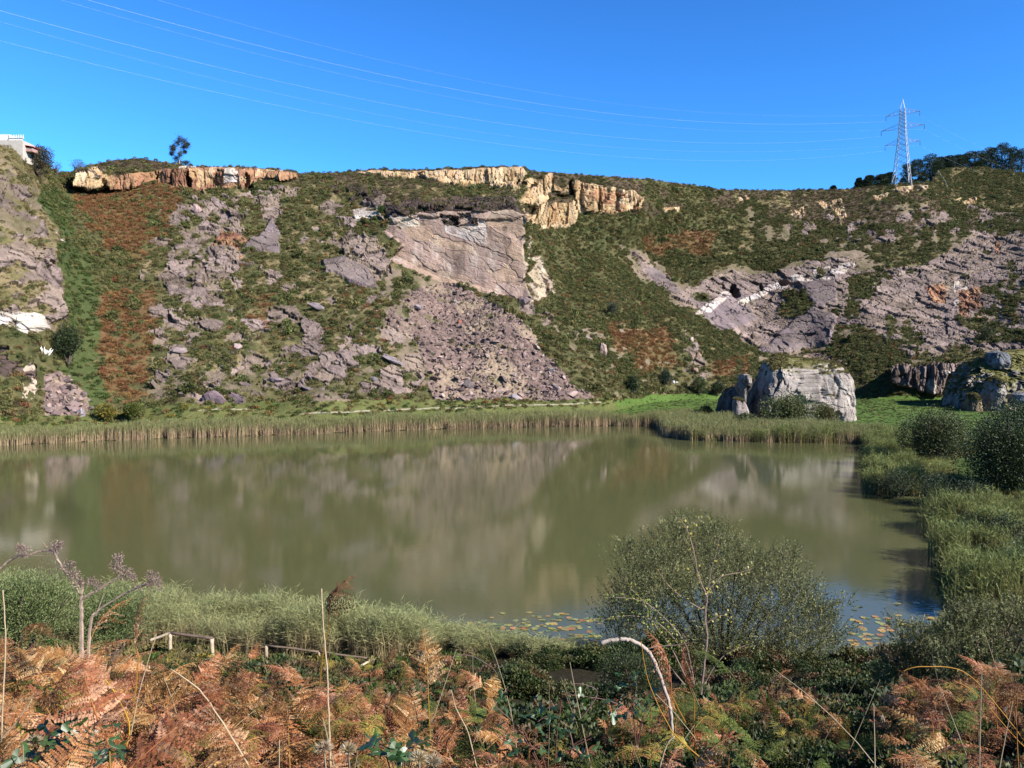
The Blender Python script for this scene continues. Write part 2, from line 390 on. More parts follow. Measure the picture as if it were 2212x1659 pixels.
# outcrops in the scrub
paint(ROCK, [(300,560),(400,430),(700,400),(830,420),(850,560),(830,620),(905,760),(925,850),(330,862),(320,700)], .34, pro=-.5)
paint(ROCK, [(385,430),(520,470),(530,580),(400,600)], .4, nz=patch2)
paint(ROCK, [(1130,660),(1230,690),(1280,740),(1180,700)], .3)
paint(ROCK, [(1470,710),(1510,720),(1520,820),(1480,800)], .45, nz=patch2, pro=-1.)
paint(ROCK, [(320,588),(440,578),(452,602),(402,642),(380,652),(350,612)], .8, pro=-1.5)
paint(TAN, [(440,508),(505,500),(545,540),(505,570),(470,560)], .7, pro=-1.5)
paint(ROCK, [(440,540),(520,540),(515,590),(480,582)], .9, pro=-1.5)
paint(SLAB, [(588,470),(606,500),(600,545),(560,548),(522,536),(560,515)], 1, .5, -2.5)
paint(SLAB, [(697,563),(742,557),(800,588),(819,624),(790,622),(740,606),(700,592)], 1, .5, -3.)
paint(ROCK, [(740,520),(800,500),(795,560),(745,552)], .85, pro=-1.5)
paint(ROCK, [(548,405),(625,400),(620,435),(570,440)], .6, pro=-1.5)
paint(BROWN, [(690,385),(780,400),(830,420),(800,440),(730,420)], .5, pro=-2.)
# gold and red bands along the top
paint(BROWN, [(165,375),(222,362),(222,404),(158,403)], 1, .35, -3, soft=2)
paint(GOLD, [(158,375),(215,362),(220,402),(158,402)], .8, .3)
paint(TAN, [(215,385),(300,372),(356,368),(425,362),(560,366),(640,374),(642,386),(560,392),(540,410),(515,402),(424,424),(398,410),(382,414),(330,396),(250,414),(222,404)], 1, .35, -4, soft=2)
paint(GOLD, [(215,378),(250,372),(250,408),(222,404)], .5, .4, nz=patch2)
paint(GOLD, [(400,368),(640,366),(640,380),(560,384),(480,402),(430,415)], .5, .4, nz=patch2)
paint(WHITE, [(487,362),(516,362),(516,399),(487,399)], .85, .15, nz=patch2)
paint(WHITE, [(222,360),(245,358),(248,368),(222,370)], .6, .3, nz=patch2)
paint(WHITE, [(335,362),(425,358),(425,366),(335,370)], .5, .3, nz=patch2)
paint(HEATH, [(196,345),(360,340),(366,364),(300,368),(270,372),(262,386),(246,384),(240,366),(198,366)], 1, .3)
paint(GOLD, [(760,370),(860,372),(960,368),(1040,362),(1128,359),(1143,385),(1136,400),(1100,408),(1020,402),(960,392),(900,386),(800,380)], 1, .45, -3, soft=2)
paint(HEATH, [(740,362),(1000,358),(1130,354),(1130,361),(1000,366),(900,371),(760,370)], .9, .3)
paint(GOLD, [(1138,400),(1162,385),(1180,374),(1200,374),(1232,388),(1300,398),(1392,424),(1386,452),(1342,468),(1244,461),(1242,490),(1165,500),(1130,482),(1128,430)], 1, .5, -4, soft=3)
paint(TAN, [(1244,400),(1392,424),(1386,452),(1342,468),(1300,462)], .45, .5, nz=patch2)
paint(HEATH, [(1180,418),(1230,414),(1232,442),(1185,444)], 1, .5); paint(HEATH, [(1128,440),(1152,436),(1158,462),(1134,470)], 1, .5)
paint(HEATH, [(1142,365),(1178,374),(1160,388),(1142,398)], 1, .4); paint(HEATH, [(1196,372),(1300,380),(1392,395),(1392,422),(1300,402),(1232,392),(1215,410),(1195,398)], .93, .4)
# big pale face above the scree
paint(BROWN, [(828,446),(900,432),(1112,428),(1132,470),(1110,478),(930,470),(850,482)], .95, .5, -2)
paint(CLIFF, [(828,500),(850,474),(930,460),(1110,455),(1130,470),(1138,620),(1152,652),(1124,668),(1090,646),(1030,626),(950,611),(896,582),(845,560),(868,530),(850,516)], 1, .5, -.8, soft=8)
paint(WHITE, [(962,468),(1050,476),(1052,530),(1000,520),(962,500)], .85, .5, nz=patch2); paint(WHITE, [(845,472),(910,468),(906,492),(850,497)], .75, .4, nz=patch2)
paint(BROWN, [(948,466),(1035,468),(1035,488),(960,486)], .6, .4, nz=patch2)
paint(WHITE, [(752,448),(822,450),(818,478),(765,480)], .7, .4, -1.5, patch2)
paint(CREAM, [(1136,498),(1160,540),(1185,590),(1207,627),(1160,650),(1140,622)], .9, .4)
paint(BROWN, [(1170,590),(1207,627),(1180,630)], .6, .4)
paint(TALUS, [(868,632),(960,612),(1040,640),(1105,680),(1150,720),(1190,780),(1240,830),(1292,864),(945,864),(930,830),(905,760),(888,700)], 1, .7)
paint(TALUS, [(820,660),(900,640),(900,740),(840,700)], .65, .7)
paint(ROCK, [(1108,640),(1150,640),(1155,680),(1120,676)], .8, .5, -1)
paint(TALUS, [(96,808),(132,803),(188,850),(197,902),(92,908)], 1, .4)
# quarry faces on the right
paint(ROCK, [(1355,535),(1400,560),(1480,630),(1550,590),(1700,585),(1830,555),(1850,590),(1990,570),(2100,515),(2230,500),(2540,520),(2540,760),(2100,755),(1960,772),(1870,704),(1800,702),(1790,745),(1650,762),(1560,702),(1480,664),(1400,604)], .93, .9, -1.5)
paint(SCRUB, [(1690,632),(1775,640),(1752,702),(1680,682)], .85); paint(SCRUB, [(1830,604),(1905,598),(1885,642),(1830,646)], .9)
paint(SCRUB, [(2120,620),(2230,600),(2540,600),(2540,760),(2110,740),(2060,700)], .5)
paint(SLAB, [(1380,560),(1440,590),(1480,640),(1420,620)], .8); paint(SLAB, [(1490,650),(1600,640),(1640,690),(1560,720)], 1, .7, -1.5)
paint(SLAB, [(1636,762),(1756,662),(1802,690),(1798,742),(1700,762)], 1, .5, -2.5); paint(SLAB, [(1720,610),(1800,600),(1806,660),(1760,664)], 1, .6, -2)
paint(WHITE, [(1497,682),(1530,652),(1562,630),(1576,640),(1532,680)], .9, .4, -1, patch2)
paint(WHITE, [(1588,656),(1700,602),(1828,568),(1846,560),(1845,576),(1792,608),(1722,610),(1650,640),(1600,662)], .6, .5, -1, patch2)
paint(WHITE, [(2060,610),(2092,606),(2086,664),(2060,668)], .5, .4, nz=patch2); paint(TAN, [(2070,630),(2112,628),(2118,690),(2070,690)], .8, .5); paint(TAN, [(1998,620),(2042,614),(2040,658),(2010,662)], 1, .4, -1)
paint(TAN, [(2148,520),(2165,520),(2160,545),(2145,550)], .9, .4)
paint(ROCK, [(1925,800),(2085,785),(2090,858),(1990,846),(1930,826)], 1, .4, -3.); paint(WHITE, [(1990,800),(2070,800),(2075,858),(2010,846)], .35, .4, nz=patch2)
paint(TALUS, [(1700,768),(1790,766),(1870,800),(1900,830),(1790,790)], .5, .5)
for pl in ([(1760,440),(1812,430),(1832,470),(1818,492),(1800,460)], [(1925,406),(2010,395),(2006,408),(1945,418)], [(1875,428),(1925,414),(1915,430),(1880,438)], [(2060,432),(2110,428),(2110,445),(2070,440)], [(1705,455),(1735,450),(1735,470),(1710,470)], [(1430,448),(1470,446),(1465,462),(1440,462)], [(1595,425),(1625,424),(1620,438),(1600,436)]):
    paint(GOLD, pl, .75, .5, -1.5, patch2)
paint(ROCK, [(1690,460),(1900,470),(2050,440),(2230,470),(2230,530),(2050,500),(1850,525),(1700,500)], .28, pro=-1, nz=patch2)
# flat ground at the foot
m = (x > 1330) & (wy*.4+y*.6 > np.interp(x, [1330, 1400, 1450, 1560, 1700, 2530], [866, 856, 850, 850, 856, 856])); cls[m] = MEAD
m = (x <= 1330) & (wy*.4+y*.6 > np.interp(x, [-320, 0, 200, 400, 900, 1300], [900, 902, 895, 872, 862, 862])); cls[m] = SHORE
pathy = np.interp(x, [420, 470, 530, 640, 900, 1000, 1300], [886, 884, 883, 896, 884, 882, 879])
pathy = np.minimum(pathy, np.repeat(foot, NY)-7)
m = (np.abs(y-pathy+wn1*.1) < 1.1) & (x > 425) & (x < 1298) & ~((x > 535) & (x < 640)) & (patch2 > -.45); cls[m] = PATH

rocky = np.isin(cls, (ROCK, GOLD, WHITE, CLIFF, SLAB, TAN, BROWN, CREAM))
# relief ---------------------------------------------------------------
edge = np.clip((y-np.repeat(ridge, NY))/10, 0, 1)
h = fbm(W0/14, 5, 50)*2.2*edge + fbm(W0/2.2, 3, 60)*.35
I = np.nonzero(rocky)[0]; Wr = W0[I]; cr = cls[I]
ang = math.radians(28)
rx = Wr[:, 0]*math.cos(ang)-Wr[:, 2]*math.sin(ang); rz = Wr[:, 0]*math.sin(ang)+Wr[:, 2]*math.cos(ang)
jw = fbm(Wr/5, 3, 90)[:, None]*1.6
big = np.stack([rx/9, Wr[:, 1]/9, rz/4.2], -1)+jw*.22
gold = (cr == GOLD) | (cr == TAN) | ((cr == BROWN) & (PX.ravel()[I] < 640) & (PY.ravel()[I] < 425))
low = (PX.ravel()[I] > 1915) & (PY.ravel()[I] > 782)
gold = gold | low
cl_ = (cr == CLIFF) | ((cr == WHITE) & (PX.ravel()[I] > 830) & (PX.ravel()[I] < 1130)); big[cl_] = big[cl_]*[.7, .5, .9]
big[gold] = np.stack([Wr[:, 0]/3.1, Wr[:, 1]/6, Wr[:, 2]/12], -1)[gold]+jw[gold]*.15
f1, f2, rr, of = worley(big, 200)
g1, g2, r2, o2 = worley(big*2.9+3, 300)
k1, k2, r3, o3 = worley(big*np.array([7., 7, 9])+3, 400)
amp = np.select([cr == GOLD, cr == TAN, cr == CLIFF, cr == SLAB, cr == WHITE], [1.15, 1.0, .28, .5, .6], .95)
amp = np.where(low, 1.6, amp)
hr = amp*((rr[:, 3]-.5)*1.5 + np.where(cl_, .5, 1.)*(of*(rr[:, :3]-.5)).sum(-1)*1.6) + amp*.45*((r2[:, 3]-.5)+(o2*(r2[:, :3]-.5)).sum(-1)*1.8) + amp*.17*(r3[:, 3]-.5)
hr -= np.where(cr == CLIFF, .6, 1)*amp*.4*np.exp(-((f2-f1)/.035)**2)+amp*.14*np.exp(-((g2-g1)/.06)**2)
h[I] = h[I]*.4 + hr*np.clip(.25+edge[I], 0, 1)
h -= prot
t_ = np.nonzero(cls == TALUS)[0]
if len(t_):
    f1t, f2t, rt, ot = worley(W0[t_]/np.array([1.3, 1.3, .9]), 700)
    h[t_] = h[t_]*.5 + (rt[:, 3]-.5)*.9 - .3*np.exp(-((f2t-f1t)/.1)**2)
s_ = np.nonzero(cls == PATH)[0]; h[s_] *= .4
flat = np.isin(cls, (MEAD, SHORE)); h[flat] = h[flat]*.25
# the cave and the dark clefts are real hollows
def hollow(cx, cy, rx_, ry_, dep):
    q = ((x-cx+wn1*.7)/rx_)**2+((y-cy+wn2*.7)/ry_)**2
    h[:] = np.where(q < 1, h-dep*np.sqrt(np.clip(1-q, 0, 1))**.5, h)
for c in ((1586, 634, 12, 15, 11), (1641, 624, 4, 10, 4), (2047, 826, 5, 26, 10), (2000, 812, 3, 14, 5), (410, 392, 4, 22, 9), (530, 392, 3.5, 20, 8), (375, 385, 2.5, 16, 6), (345, 388, 2, 14, 5), (830, 452, 4, 16, 6), (747, 428, 12, 4, 6), (1690, 612, 14, 5, 5), (1765, 600, 20, 4, 5), (1512, 640, 14, 5, 4)): hollow(*c)
G = W0.reshape(NX, NY, 3)
du = np.gradient(G, axis=0); dv = np.gradient(G, axis=1)
nn = np.cross(du, dv); nn /= np.linalg.norm(nn, axis=2)[..., None]+1e-9
if nn[NX//2, NY//2, 1] > 0: nn = -nn
for k in range(6):                                    # smooth the push direction
    nn[1:-1] = (nn[:-2]+nn[1:-1]*2+nn[2:])/4; nn[:, 1:-1] = (nn[:, :-2]+nn[:, 1:-1]*2+nn[:, 2:])/4
nn /= np.linalg.norm(nn, axis=2)[..., None]
fr = np.array([0, -1., 0]); dirn = nn.reshape(-1, 3)*.6+fr*.4
dirn /= np.linalg.norm(dirn, axis=1)[:, None]
h *= .12+.88*np.clip((y-np.repeat(ridge, NY))/16, 0, 1)
Wd = W0 + dirn*h[:, None]
# colour ---------------------------------------------------------------
n1 = fbm(W0/6, 4, 71); n2 = fbm(W0/1.6, 4, 72, .7); n3 = fbm(W0*np.array([1/2.2, 1/2.2, 1/16.]), 4, 73)
PAL = {SCRUB: (A(78, 84, 48), A(112, 106, 70)), RUST: (A(140, 106, 74), A(110, 98, 62)), ROCK: (A(180, 158, 145), A(134, 117, 109)), GOLD: (A(238, 210, 168), A(208, 166, 122)),
  WHITE: (A(252, 240, 226), A(206, 184, 172)), TALUS: (A(164, 139, 128), A(130, 110, 103)), STRAW: (A(168, 148, 112), A(116, 110, 70)), GREEN: (A(96, 106, 62), A(80, 90, 50)),
  HEATH: (A(92, 78, 60), A(112, 96, 74)), CLIFF: (A(204, 172, 152), A(184, 158, 144)), MEAD: (A(106, 134, 62), A(90, 116, 52)), SLAB: (A(154, 137, 134), A(126, 112, 112)),
  TAN: (A(206, 160, 122), A(164, 116, 94)), PATH: (A(205, 195, 170), A(180, 170, 145)), BROWN: (A(120, 100, 92), A(84, 72, 66)), SHORE: (A(130, 132, 78), A(96, 104, 58)), CREAM: (A(222, 204, 178), A(188, 166, 140)), SOIL: (A(160, 140, 122), A(118, 110, 80))}
col = np.zeros((len(x), 3)); mixv = np.clip(.5+n1*.9+n2*.9, 0, 1)[:, None]
for k, (a, b) in PAL.items():
    m = cls == k; col[m] = a*(1-mixv[m])+b*mixv[m]
# mineral streaks that run down the faces, dark lichen, joints
m = np.isin(cls, (GOLD, TAN, CLIFF, WHITE, BROWN, ROCK))
st = np.clip((n3-.12)*3, 0, 1)*m*(1+.5*((cls == CLIFF) & (y < 520)))
col = col*(1-.38*st[:, None]) ; st2 = np.clip((-n3-.2)*3, 0, 1)*np.isin(cls, (GOLD, CLIFF, CREAM)); col = col*(1-.4*st2[:, None])+A(236, 222, 204)*(.4*st2[:, None])
tint = rr[:, [0]]; cc = col[I]*(.82+.36*rr[:, [1]])*(.9+.2*r2[:, [2]])
cc[:, 2] *= (1.06-.16*tint[:, 0]); cc *= (1-np.where(cr == CLIFF, .14, .5)*np.exp(-((f2-f1)/.03)**2))[:, None]
col[I] = cc
if len(t_):
    col[t_] *= (.75+.5*rt[:, [1]])
    w_ = np.clip(fbm(W0[t_]/np.array([7, 7, 12.]), 4, 74)*3-.3, 0, .8)[:, None]; col[t_] = col[t_]*(1-w_)+A(186, 164, 138)*w_
    w_ = np.clip(fbm(W0[t_]/5., 4, 75)*4-1.1, 0, .8)[:, None]; col[t_] = col[t_]*(1-w_)+A(110, 108, 64)*w_
col = np.clip(col*(1+.25*n2[:, None]), .01, .85)
# terrain behind the skyline and the skirt at the foot
Wg = Wd.reshape(NX, NY, 3); top = Wg[:, 0]
back = [(3, .1), (8, -.2), (18, -1), (35, -4), (60, -9), (110, -20), (200, -45), (400, -80)]
rows = []
for dd, dz in back[::-1]:
    q = top.copy(); s = (q[:, 1]+dd)/q[:, 1]; q[:, 0] *= s; q[:, 1] += dd; q[:, 2] += dz; rows.append(q)
low_ = []
for dd, dz in ((-.5, -2), (-1, -8)):
    q = Wg[:, -1].copy(); q[:, 1] += dd; q[:, 2] += dz; low_.append(q)
ALL = np.concatenate([np.stack(rows, 1), Wg, np.stack(low_, 1)], 1); NR = ALL.shape[1]; nb = len(back)
cg = col.reshape(NX, NY, 3); CALL = np.concatenate([np.broadcast_to(A(92, 82, 60), (NX, nb, 3)), cg, np.broadcast_to(A(110, 116, 66), (NX, 2, 3))], 1)
ii = np.arange(NX-1)[:, None]*NR; jj = np.arange(NR-1)[None]
F = np.stack([ii+jj, ii+jj+1, ii+NR+jj+1, ii+NR+jj], -1).reshape(-1, 4)
sm = np.ones((NX-1, NR-1), bool); sm[:, nb:nb+NY-1] = ~rocky.reshape(NX, NY)[:-1, :-1]
me = mesh_np('hillside', ALL.reshape(-1, 3), F, CALL.reshape(-1, 3), sm.ravel())
obj('hillside', me, M_hill, kind='structure')
HPX, HPY, HCLS, HW, HN = x, y, cls, Wd, nn.reshape(-1, 3)
def hill_at(px, py):
    """a point of the hillside near a bearing"""
    i = int(np.clip(round((px-gx[0])/(gx[1]-gx[0])), 0, NX-1)); j = int(np.clip(round((py-ridge[i])/(foot[i]-ridge[i])*(NY-1)), 0, NY-1))
    return Vector(Wg[i, j]), Vector(nn[i, j])
# ------------------------------------------------------------------ lowland round the lake, and the water
LKP = [(-900,1010),(-400,985),(0,962),(300,949),(700,936),(1000,925),(1300,920),(1428,921),(1440,932),(1450,944),(1500,951),(1700,956),(1870,957),(1890,968),(1884,1015),(1888,1066),(1930,1085),(2000,1099),(2030,1128),(2040,1170),(2060,1230),
       (2092,1285),(2095,1340),(2060,1400),(1960,1450),(1800,1462),(1600,1455),(1300,1440),(1100,1418),(900,1396),(700,1378),(300,1362),(0,1350),(-400,1340),(-1200,1320)]
LK = np.array([GP(a, b)[:2] for a, b in LKP])
def lake_s(X_, Y_): return -sdist(X_, Y_, [tuple(p) for p in LK])         # positive = on land
PROF = np.array([(-60, 20), (-10, 14.6), (0, 13.4), (3, 12.2), (5, 11.35), (8, 10.5), (11, 9.5), (13.5, 8.2), (18, 6.1), (24, 3.7), (30, 2.2), (36, 1.25), (42, .5), (50, -1)])
def ground_z(X_, Y_, nz=True):
    X_ = np.asarray(X_, float); Y_ = np.asarray(Y_, float)
    s = lake_s(X_, Y_)
    lo = np.where(s > 0, .12+1.1*(1-np.exp(-s/14)), np.maximum(s*.35, -3.))
    lo = lo + np.where(s > 0, np.clip((Y_-120)/140, 0, 1)*np.clip(s/60, 0, 1)*1.2, 0)
    lo = lo + np.where((s > 0) & (Y_ > 60) & (Y_ < 150), np.clip((X_-52)/60, 0, 1)*2.5*np.clip(s/12, 0, 1), 0)
    pr = np.interp(Y_ - .12*np.clip(X_-2, 0, 8), PROF[:, 0], PROF[:, 1])
    pr = pr + 2.0*np.exp(-((X_+13)/3.2)**2-((Y_-16)/4.)**2)
    w = np.clip(s/3, 0, 1)
    z = np.where(Y_ < 46, np.maximum(lo, lo*(1-w)+pr*w), lo)
    if nz:
        q = np.stack([X_, Y_, 0*X_], -1)
        z = z + w*(fbm(q/7, 3, 11)*.35*np.clip(Y_/30, .2, 1) + fbm(q/1.3, 3, 12)*.08)
    return z
def grid_obj(name, xs, ys, zf, colf, mat):
    X_, Y_ = np.meshgrid(xs, ys, indexing='ij'); Z_ = zf(X_.ravel(), Y_.ravel())
    V = np.stack([X_.ravel(), Y_.ravel(), Z_], -1); n = len(ys)
    i = np.arange(len(xs)-1)[:, None]*n; j = np.arange(n-1)[None]
    F = np.stack([i+j, i+n+j, i+n+j+1, i+j+1], -1).reshape(-1, 4)
    return obj(name, mesh_np(name, V, F, colf(V), True), mat, kind='structure')
def gcol(V):
    s = lake_s(V[:, 0], V[:, 1]); n = fbm(V/4, 4, 13); c = np.zeros((len(V), 3))
    near = V[:, 1] < 48
    c[:] = A(88, 110, 50)
    k = np.clip(.5+n*1.2, 0, 1)[:, None]
    mead = A(108, 136, 62)*(1-k)+A(90, 116, 52)*k
    bank = A(100, 104, 60)*(1-k)+A(72, 82, 44)*k
    w = np.clip((s-6)/8, 0, 1)[:, None]
    c = mead*w+bank*(1-w)
    soil = A(70, 60, 42)*(1-k)+A(52, 50, 32)*k
    c[near] = soil[near]
    c[s < .5] = A(62, 58, 40)
    return c
ys = np.concatenate([np.arange(-30, 60, .5), np.arange(60, 150, 1.2), np.arange(150, 275, 1.4)])
grid_obj('ground', np.concatenate([np.arange(-330, -40, 3.), np.arange(-40, 40, .55), np.arange(40, 240, 1.4)]), ys, ground_z, gcol, M_ground)

Mw = mat_new('lake_water'); L = Mw.node_tree.links.new
out = N(Mw, 'ShaderNodeOutputMaterial'); b = N(Mw, 'ShaderNodeBsdfPrincipled')
b.inputs['Base Color'].default_value = (*A(116, 119, 77, .34), 1); b.inputs['Roughness'].default_value = .055; b.inputs['IOR'].default_value = 1.33
tc = N(Mw, 'ShaderNodeTexCoord'); mp = N(Mw, 'ShaderNodeMapping'); mp.inputs['Scale'].default_value = (.5, 1.3, 1)
L(tc.outputs['Object'], mp.inputs[0])
nz = N(Mw, 'ShaderNodeTexNoise'); nz.inputs['Scale'].default_value = 1.4; nz.inputs['Detail'].default_value = 5; L(mp.outputs[0], nz.inputs['Vector'])
bp = N(Mw, 'ShaderNodeBump'); bp.inputs['Strength'].default_value = .06; bp.inputs['Distance'].default_value = .05; L(nz.outputs[0], bp.inputs['Height']); L(bp.outputs[0], b.inputs['Normal'])
# calm and ruffled patches
n2_ = N(Mw, 'ShaderNodeTexNoise'); n2_.inputs['Scale'].default_value = .035; n2_.inputs['Detail'].default_value = 3; L(tc.outputs['Object'], n2_.inputs['Vector'])
mr = N(Mw, 'ShaderNodeMapRange'); mr.inputs[1].default_value = .35; mr.inputs[2].default_value = .65; mr.inputs[3].default_value = .05; mr.inputs[4].default_value = .10
L(n2_.outputs[0], mr.inputs[0]); L(mr.outputs[0], b.inputs['Roughness'])
L(b.outputs[0], out.inputs[0])
obj('lake_water', mesh_np('lake_water', [(-330, -5, 0), (240, -5, 0), (240, 235, 0), (-330, 235, 0)], [np.array([[0, 1, 2, 3]])], A(100, 110, 60), False), Mw, kind='structure')
# the far land beyond the sight of the quarry
far = np.array([(-4000, -4000, -9), (4000, -4000, -9), (4000, 5000, -9), (-4000, 5000, -9)])
obj('far_land', mesh_np('far_land', far, [np.array([[0, 1, 2, 3]])], A(84, 100, 56), False), M_ground, kind='structure')

# ------------------------------------------------------------------ free-standing limestone boulders
MOSS = []
def loft_rock(name, sl, mat, parent, nu=150, nv=110, amp=1., cell=3., seed=0, p=3.2, moss=None, base=(218, 204, 190), base2=(184, 170, 160), vert=2.2, skew=0., mossz=.62, shear=0.):
    """sl: list of (z, xl, xr, yfront, yback) cross sections from foot to crown"""
    sl = np.array(sl, float); sl = sl[np.argsort(sl[:, 0])]
    z = np.linspace(sl[0, 0], sl[-1, 0], nv); L_ = [np.interp(z, sl[:, 0], sl[:, k]) for k in range(1, 5)]
    th = np.linspace(0, 2*math.pi, nu, endpoint=False)
    c, s = np.cos(th), np.sin(th)
    sx = np.sign(c)*np.abs(c)**(2/p); sy = np.sign(s)*np.abs(s)**(2/p)
    V = np.zeros((nv, nu, 3))
    cap = np.clip((z[-1]-z)/(z[-1]-z[0])/.07, 0, 1)**.5
    V[..., 0] = (L_[0]+L_[1])[:, None]/2 + ((L_[1]-L_[0])/2*cap)[:, None]*sx[None]
    V[..., 1] = (L_[2]+L_[3])[:, None]/2 + ((L_[3]-L_[2])/2*cap)[:, None]*sy[None] + skew*(V[..., 0]-V[..., 0].mean())
    V[..., 0] += shear*(V[..., 1]-sl[:, 3].min())
    V[..., 2] = z[:, None]
    V = V.reshape(-1, 3)
    Nn = np.stack([np.tile(sx, nv), np.tile(sy, nv), np.repeat(np.clip(1-cap*1.2, 0, 1), nu)], -1); Nn /= np.linalg.norm(Nn, axis=1)[:, None]+1e-6
    q = V/np.array([cell, cell, cell*vert]) + fbm(V/3, 3, seed)[:, None]*.25
    f1, f2, r, o = worley(q, seed+1); g1, g2, r2, o2 = worley(q*2.8, seed+9); k1, k2, r3, _ = worley(q*8, seed+19)
    h = amp*(fbm(V/6, 3, seed+5)*.9 + (r[:, 3]-.5)*1.0+(o*(r[:, :3]-.5)).sum(-1)*1.5 + .4*((r2[:, 3]-.5)+(o2*(r2[:, :3]-.5)).sum(-1)*1.5) + .12*(r3[:, 3]-.5))
    h -= amp*.35*np.exp(-((f2-f1)/.05)**2) + amp*.15*np.exp(-((g2-g1)/.07)**2)
    V2 = V + Nn*h[:, None]
    i = np.arange(nv-1)[:, None]*nu; j = np.arange(nu)[None]; j2 = (j+1) % nu
    F = np.stack([i+j, i+j2, i+nu+j2, i+nu+j], -1).reshape(-1, 4)
    V2 = np.r_[V2, [V2[-nu:].mean(0)+[0, 0, .1]]]; T = np.array([((nv-1)*nu+k, (nv-1)*nu+(k+1) % nu, nv*nu) for k in range(nu)])
    G_ = V2[:-1].reshape(nv, nu, 3); a = np.roll(G_, -1, 1)-np.roll(G_, 1, 1); b_ = np.gradient(G_, axis=0); n_ = np.cross(a, b_).reshape(-1, 3)
    for _k in range(2):
        m_ = n_.reshape(nv, nu, 3); m_ = (m_+np.roll(m_, 1, 1)+np.roll(m_, -1, 1)); m_[1:-1] = m_[:-2]+m_[1:-1]+m_[2:]; n_ = m_.reshape(-1, 3)
    n_ /= np.linalg.norm(n_, axis=1)[:, None]+1e-9
    k = np.clip(.5+fbm(V/1.5, 4, seed+3), 0, 1)[:, None]; stn = np.clip((fbm(V*np.array([1/.7, 1/.7, 1/9.]), 4, seed+4)-.02)*3.5, 0, 1)[:, None]
    C_ = A(*base)*(1-k)+A(*base2)*k; C_ = C_*(1-.35*stn)
    C_ *= (.85+.3*r[:, [1]])*(1-.5*np.exp(-((f2-f1)/.035)**2))[:, None]
    if moss is not None:
        mm = np.clip((n_[:, 2]-mossz+fbm(V/1.1, 3, seed+6)*.35)*6, 0, 1)
        mm = np.maximum(mm, moss(V)) ; kk = np.clip(.5+fbm(V/.8, 3, seed+8), 0, 1)[:, None]
        C_ = C_*(1-mm[:, None])+(A(146, 138, 80)*(1-kk)+A(108, 108, 58)*kk)*mm[:, None]
    if moss is not None: MOSS.append((V2[:-1][mm > .45], name))
    C_ = np.r_[C_, C_[-1:]]
    return obj(name, mesh_np(name, V2, [F, T], np.clip(C_, .01, .8), False), mat, parent)
def sec(py, pxl, pxr, D0, D1, Dz=None, DL=None):
    """a level cross section measured off the outline at distance Dz"""
    Dz = Dz or (D0+D1)/2; a = P(pxl, py, Dz); b_ = P(pxr, py, D0+.25*(D1-D0)); a = np.array([P(pxl, py, DL or D0+.62*(D1-D0))[0], 0, a[2]]); return (a[2], a[0], b_[0], D0, D1)

big = thing('limestone_boulder', 'huge pale grey limestone block with yellow-green grass on its top, behind the reeds', 'boulder', (0, 0, 0))
loft_rock('rock_body', [sec(935,1650,1846,181,195,181,181), sec(890,1651,1846,180,195,181,181), sec(868,1652,1844,180.5,195,181,181), sec(840,1652,1841,181,195,182,181), sec(822,1653,1836,181.5,195,183,182), sec(806,1654,1828,182,195,184,182), sec(795,1655,1820,183,194.5,185,183), sec(787,1657,1808,184,194,186,184), sec(781,1658,1790,185.5,193.5,187,185), sec(776,1659,1752,187,193,188,187), sec(770,1660,1704,188.5,192.5,189,188), sec(765,1662,1680,189.5,192,190,189)],
    M_rock, big, nu=230, nv=150, amp=.75, cell=3.2, seed=500, p=4.5, moss=lambda V: np.clip((V[:, 2]-P(1700, 800, 188)[2]+fbm(V/2., 3, 44)*3.2)/.6, 0, 1)*.95*(V[:, 0] > P(1664, 800, 186)[0])*(fbm(V/1.8, 3, 49) > -.08), skew=.0, shear=.1)
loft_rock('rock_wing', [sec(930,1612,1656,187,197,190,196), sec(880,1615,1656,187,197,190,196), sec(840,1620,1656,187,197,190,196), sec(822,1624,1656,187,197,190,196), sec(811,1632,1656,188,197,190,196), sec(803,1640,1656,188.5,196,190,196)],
    M_rock, big, nu=90, nv=80, amp=.5, cell=2.5, seed=520, base=(168, 160, 150), base2=(104, 100, 96), p=3, skew=-1.9)  # darker base colour puts the shade of this side into the rock
sm_ = thing('limestone_boulder', 'smaller dark-sided limestone block with a knobbly head, left of the huge grassy one', 'boulder', (0, 0, 0))
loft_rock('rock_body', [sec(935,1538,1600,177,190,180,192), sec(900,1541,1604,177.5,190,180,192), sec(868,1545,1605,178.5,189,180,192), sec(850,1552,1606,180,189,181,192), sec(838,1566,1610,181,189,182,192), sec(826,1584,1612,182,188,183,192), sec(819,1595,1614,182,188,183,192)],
    M_rock, sm_, nu=110, nv=90, amp=.45, cell=2.6, seed=540, base=(140, 134, 126), base2=(92, 88, 84), p=2.8, skew=-1.9, moss=lambda V: 0*V[:, 0], mossz=.8)  # shaded side painted in: body colour darker than slab and head
loft_rock('rock_slab', [sec(930,1583,1618,173.5,177.5,175), sec(890,1583,1617,174,178,176), sec(872,1583,1610,174.5,178,176), sec(860,1584,1603,175,178,176.5)],
    M_rock, sm_, nu=80, nv=60, amp=.22, cell=2.4, seed=560, p=4.5, moss=lambda V: 0*V[:, 0], base=(200, 184, 174), base2=(176, 160, 152), mossz=.75)
loft_rock('rock_stem', [sec(868,1598,1610,177,182,178), sec(850,1595,1609,176.8,182,178), sec(834,1592,1611,176.5,182,178), sec(826,1593,1614,176.3,182,178)],
    M_rock, sm_, nu=60, nv=40, amp=.25, cell=1.8, seed=580, p=2.8, base=(206, 190, 180), base2=(180, 164, 156))
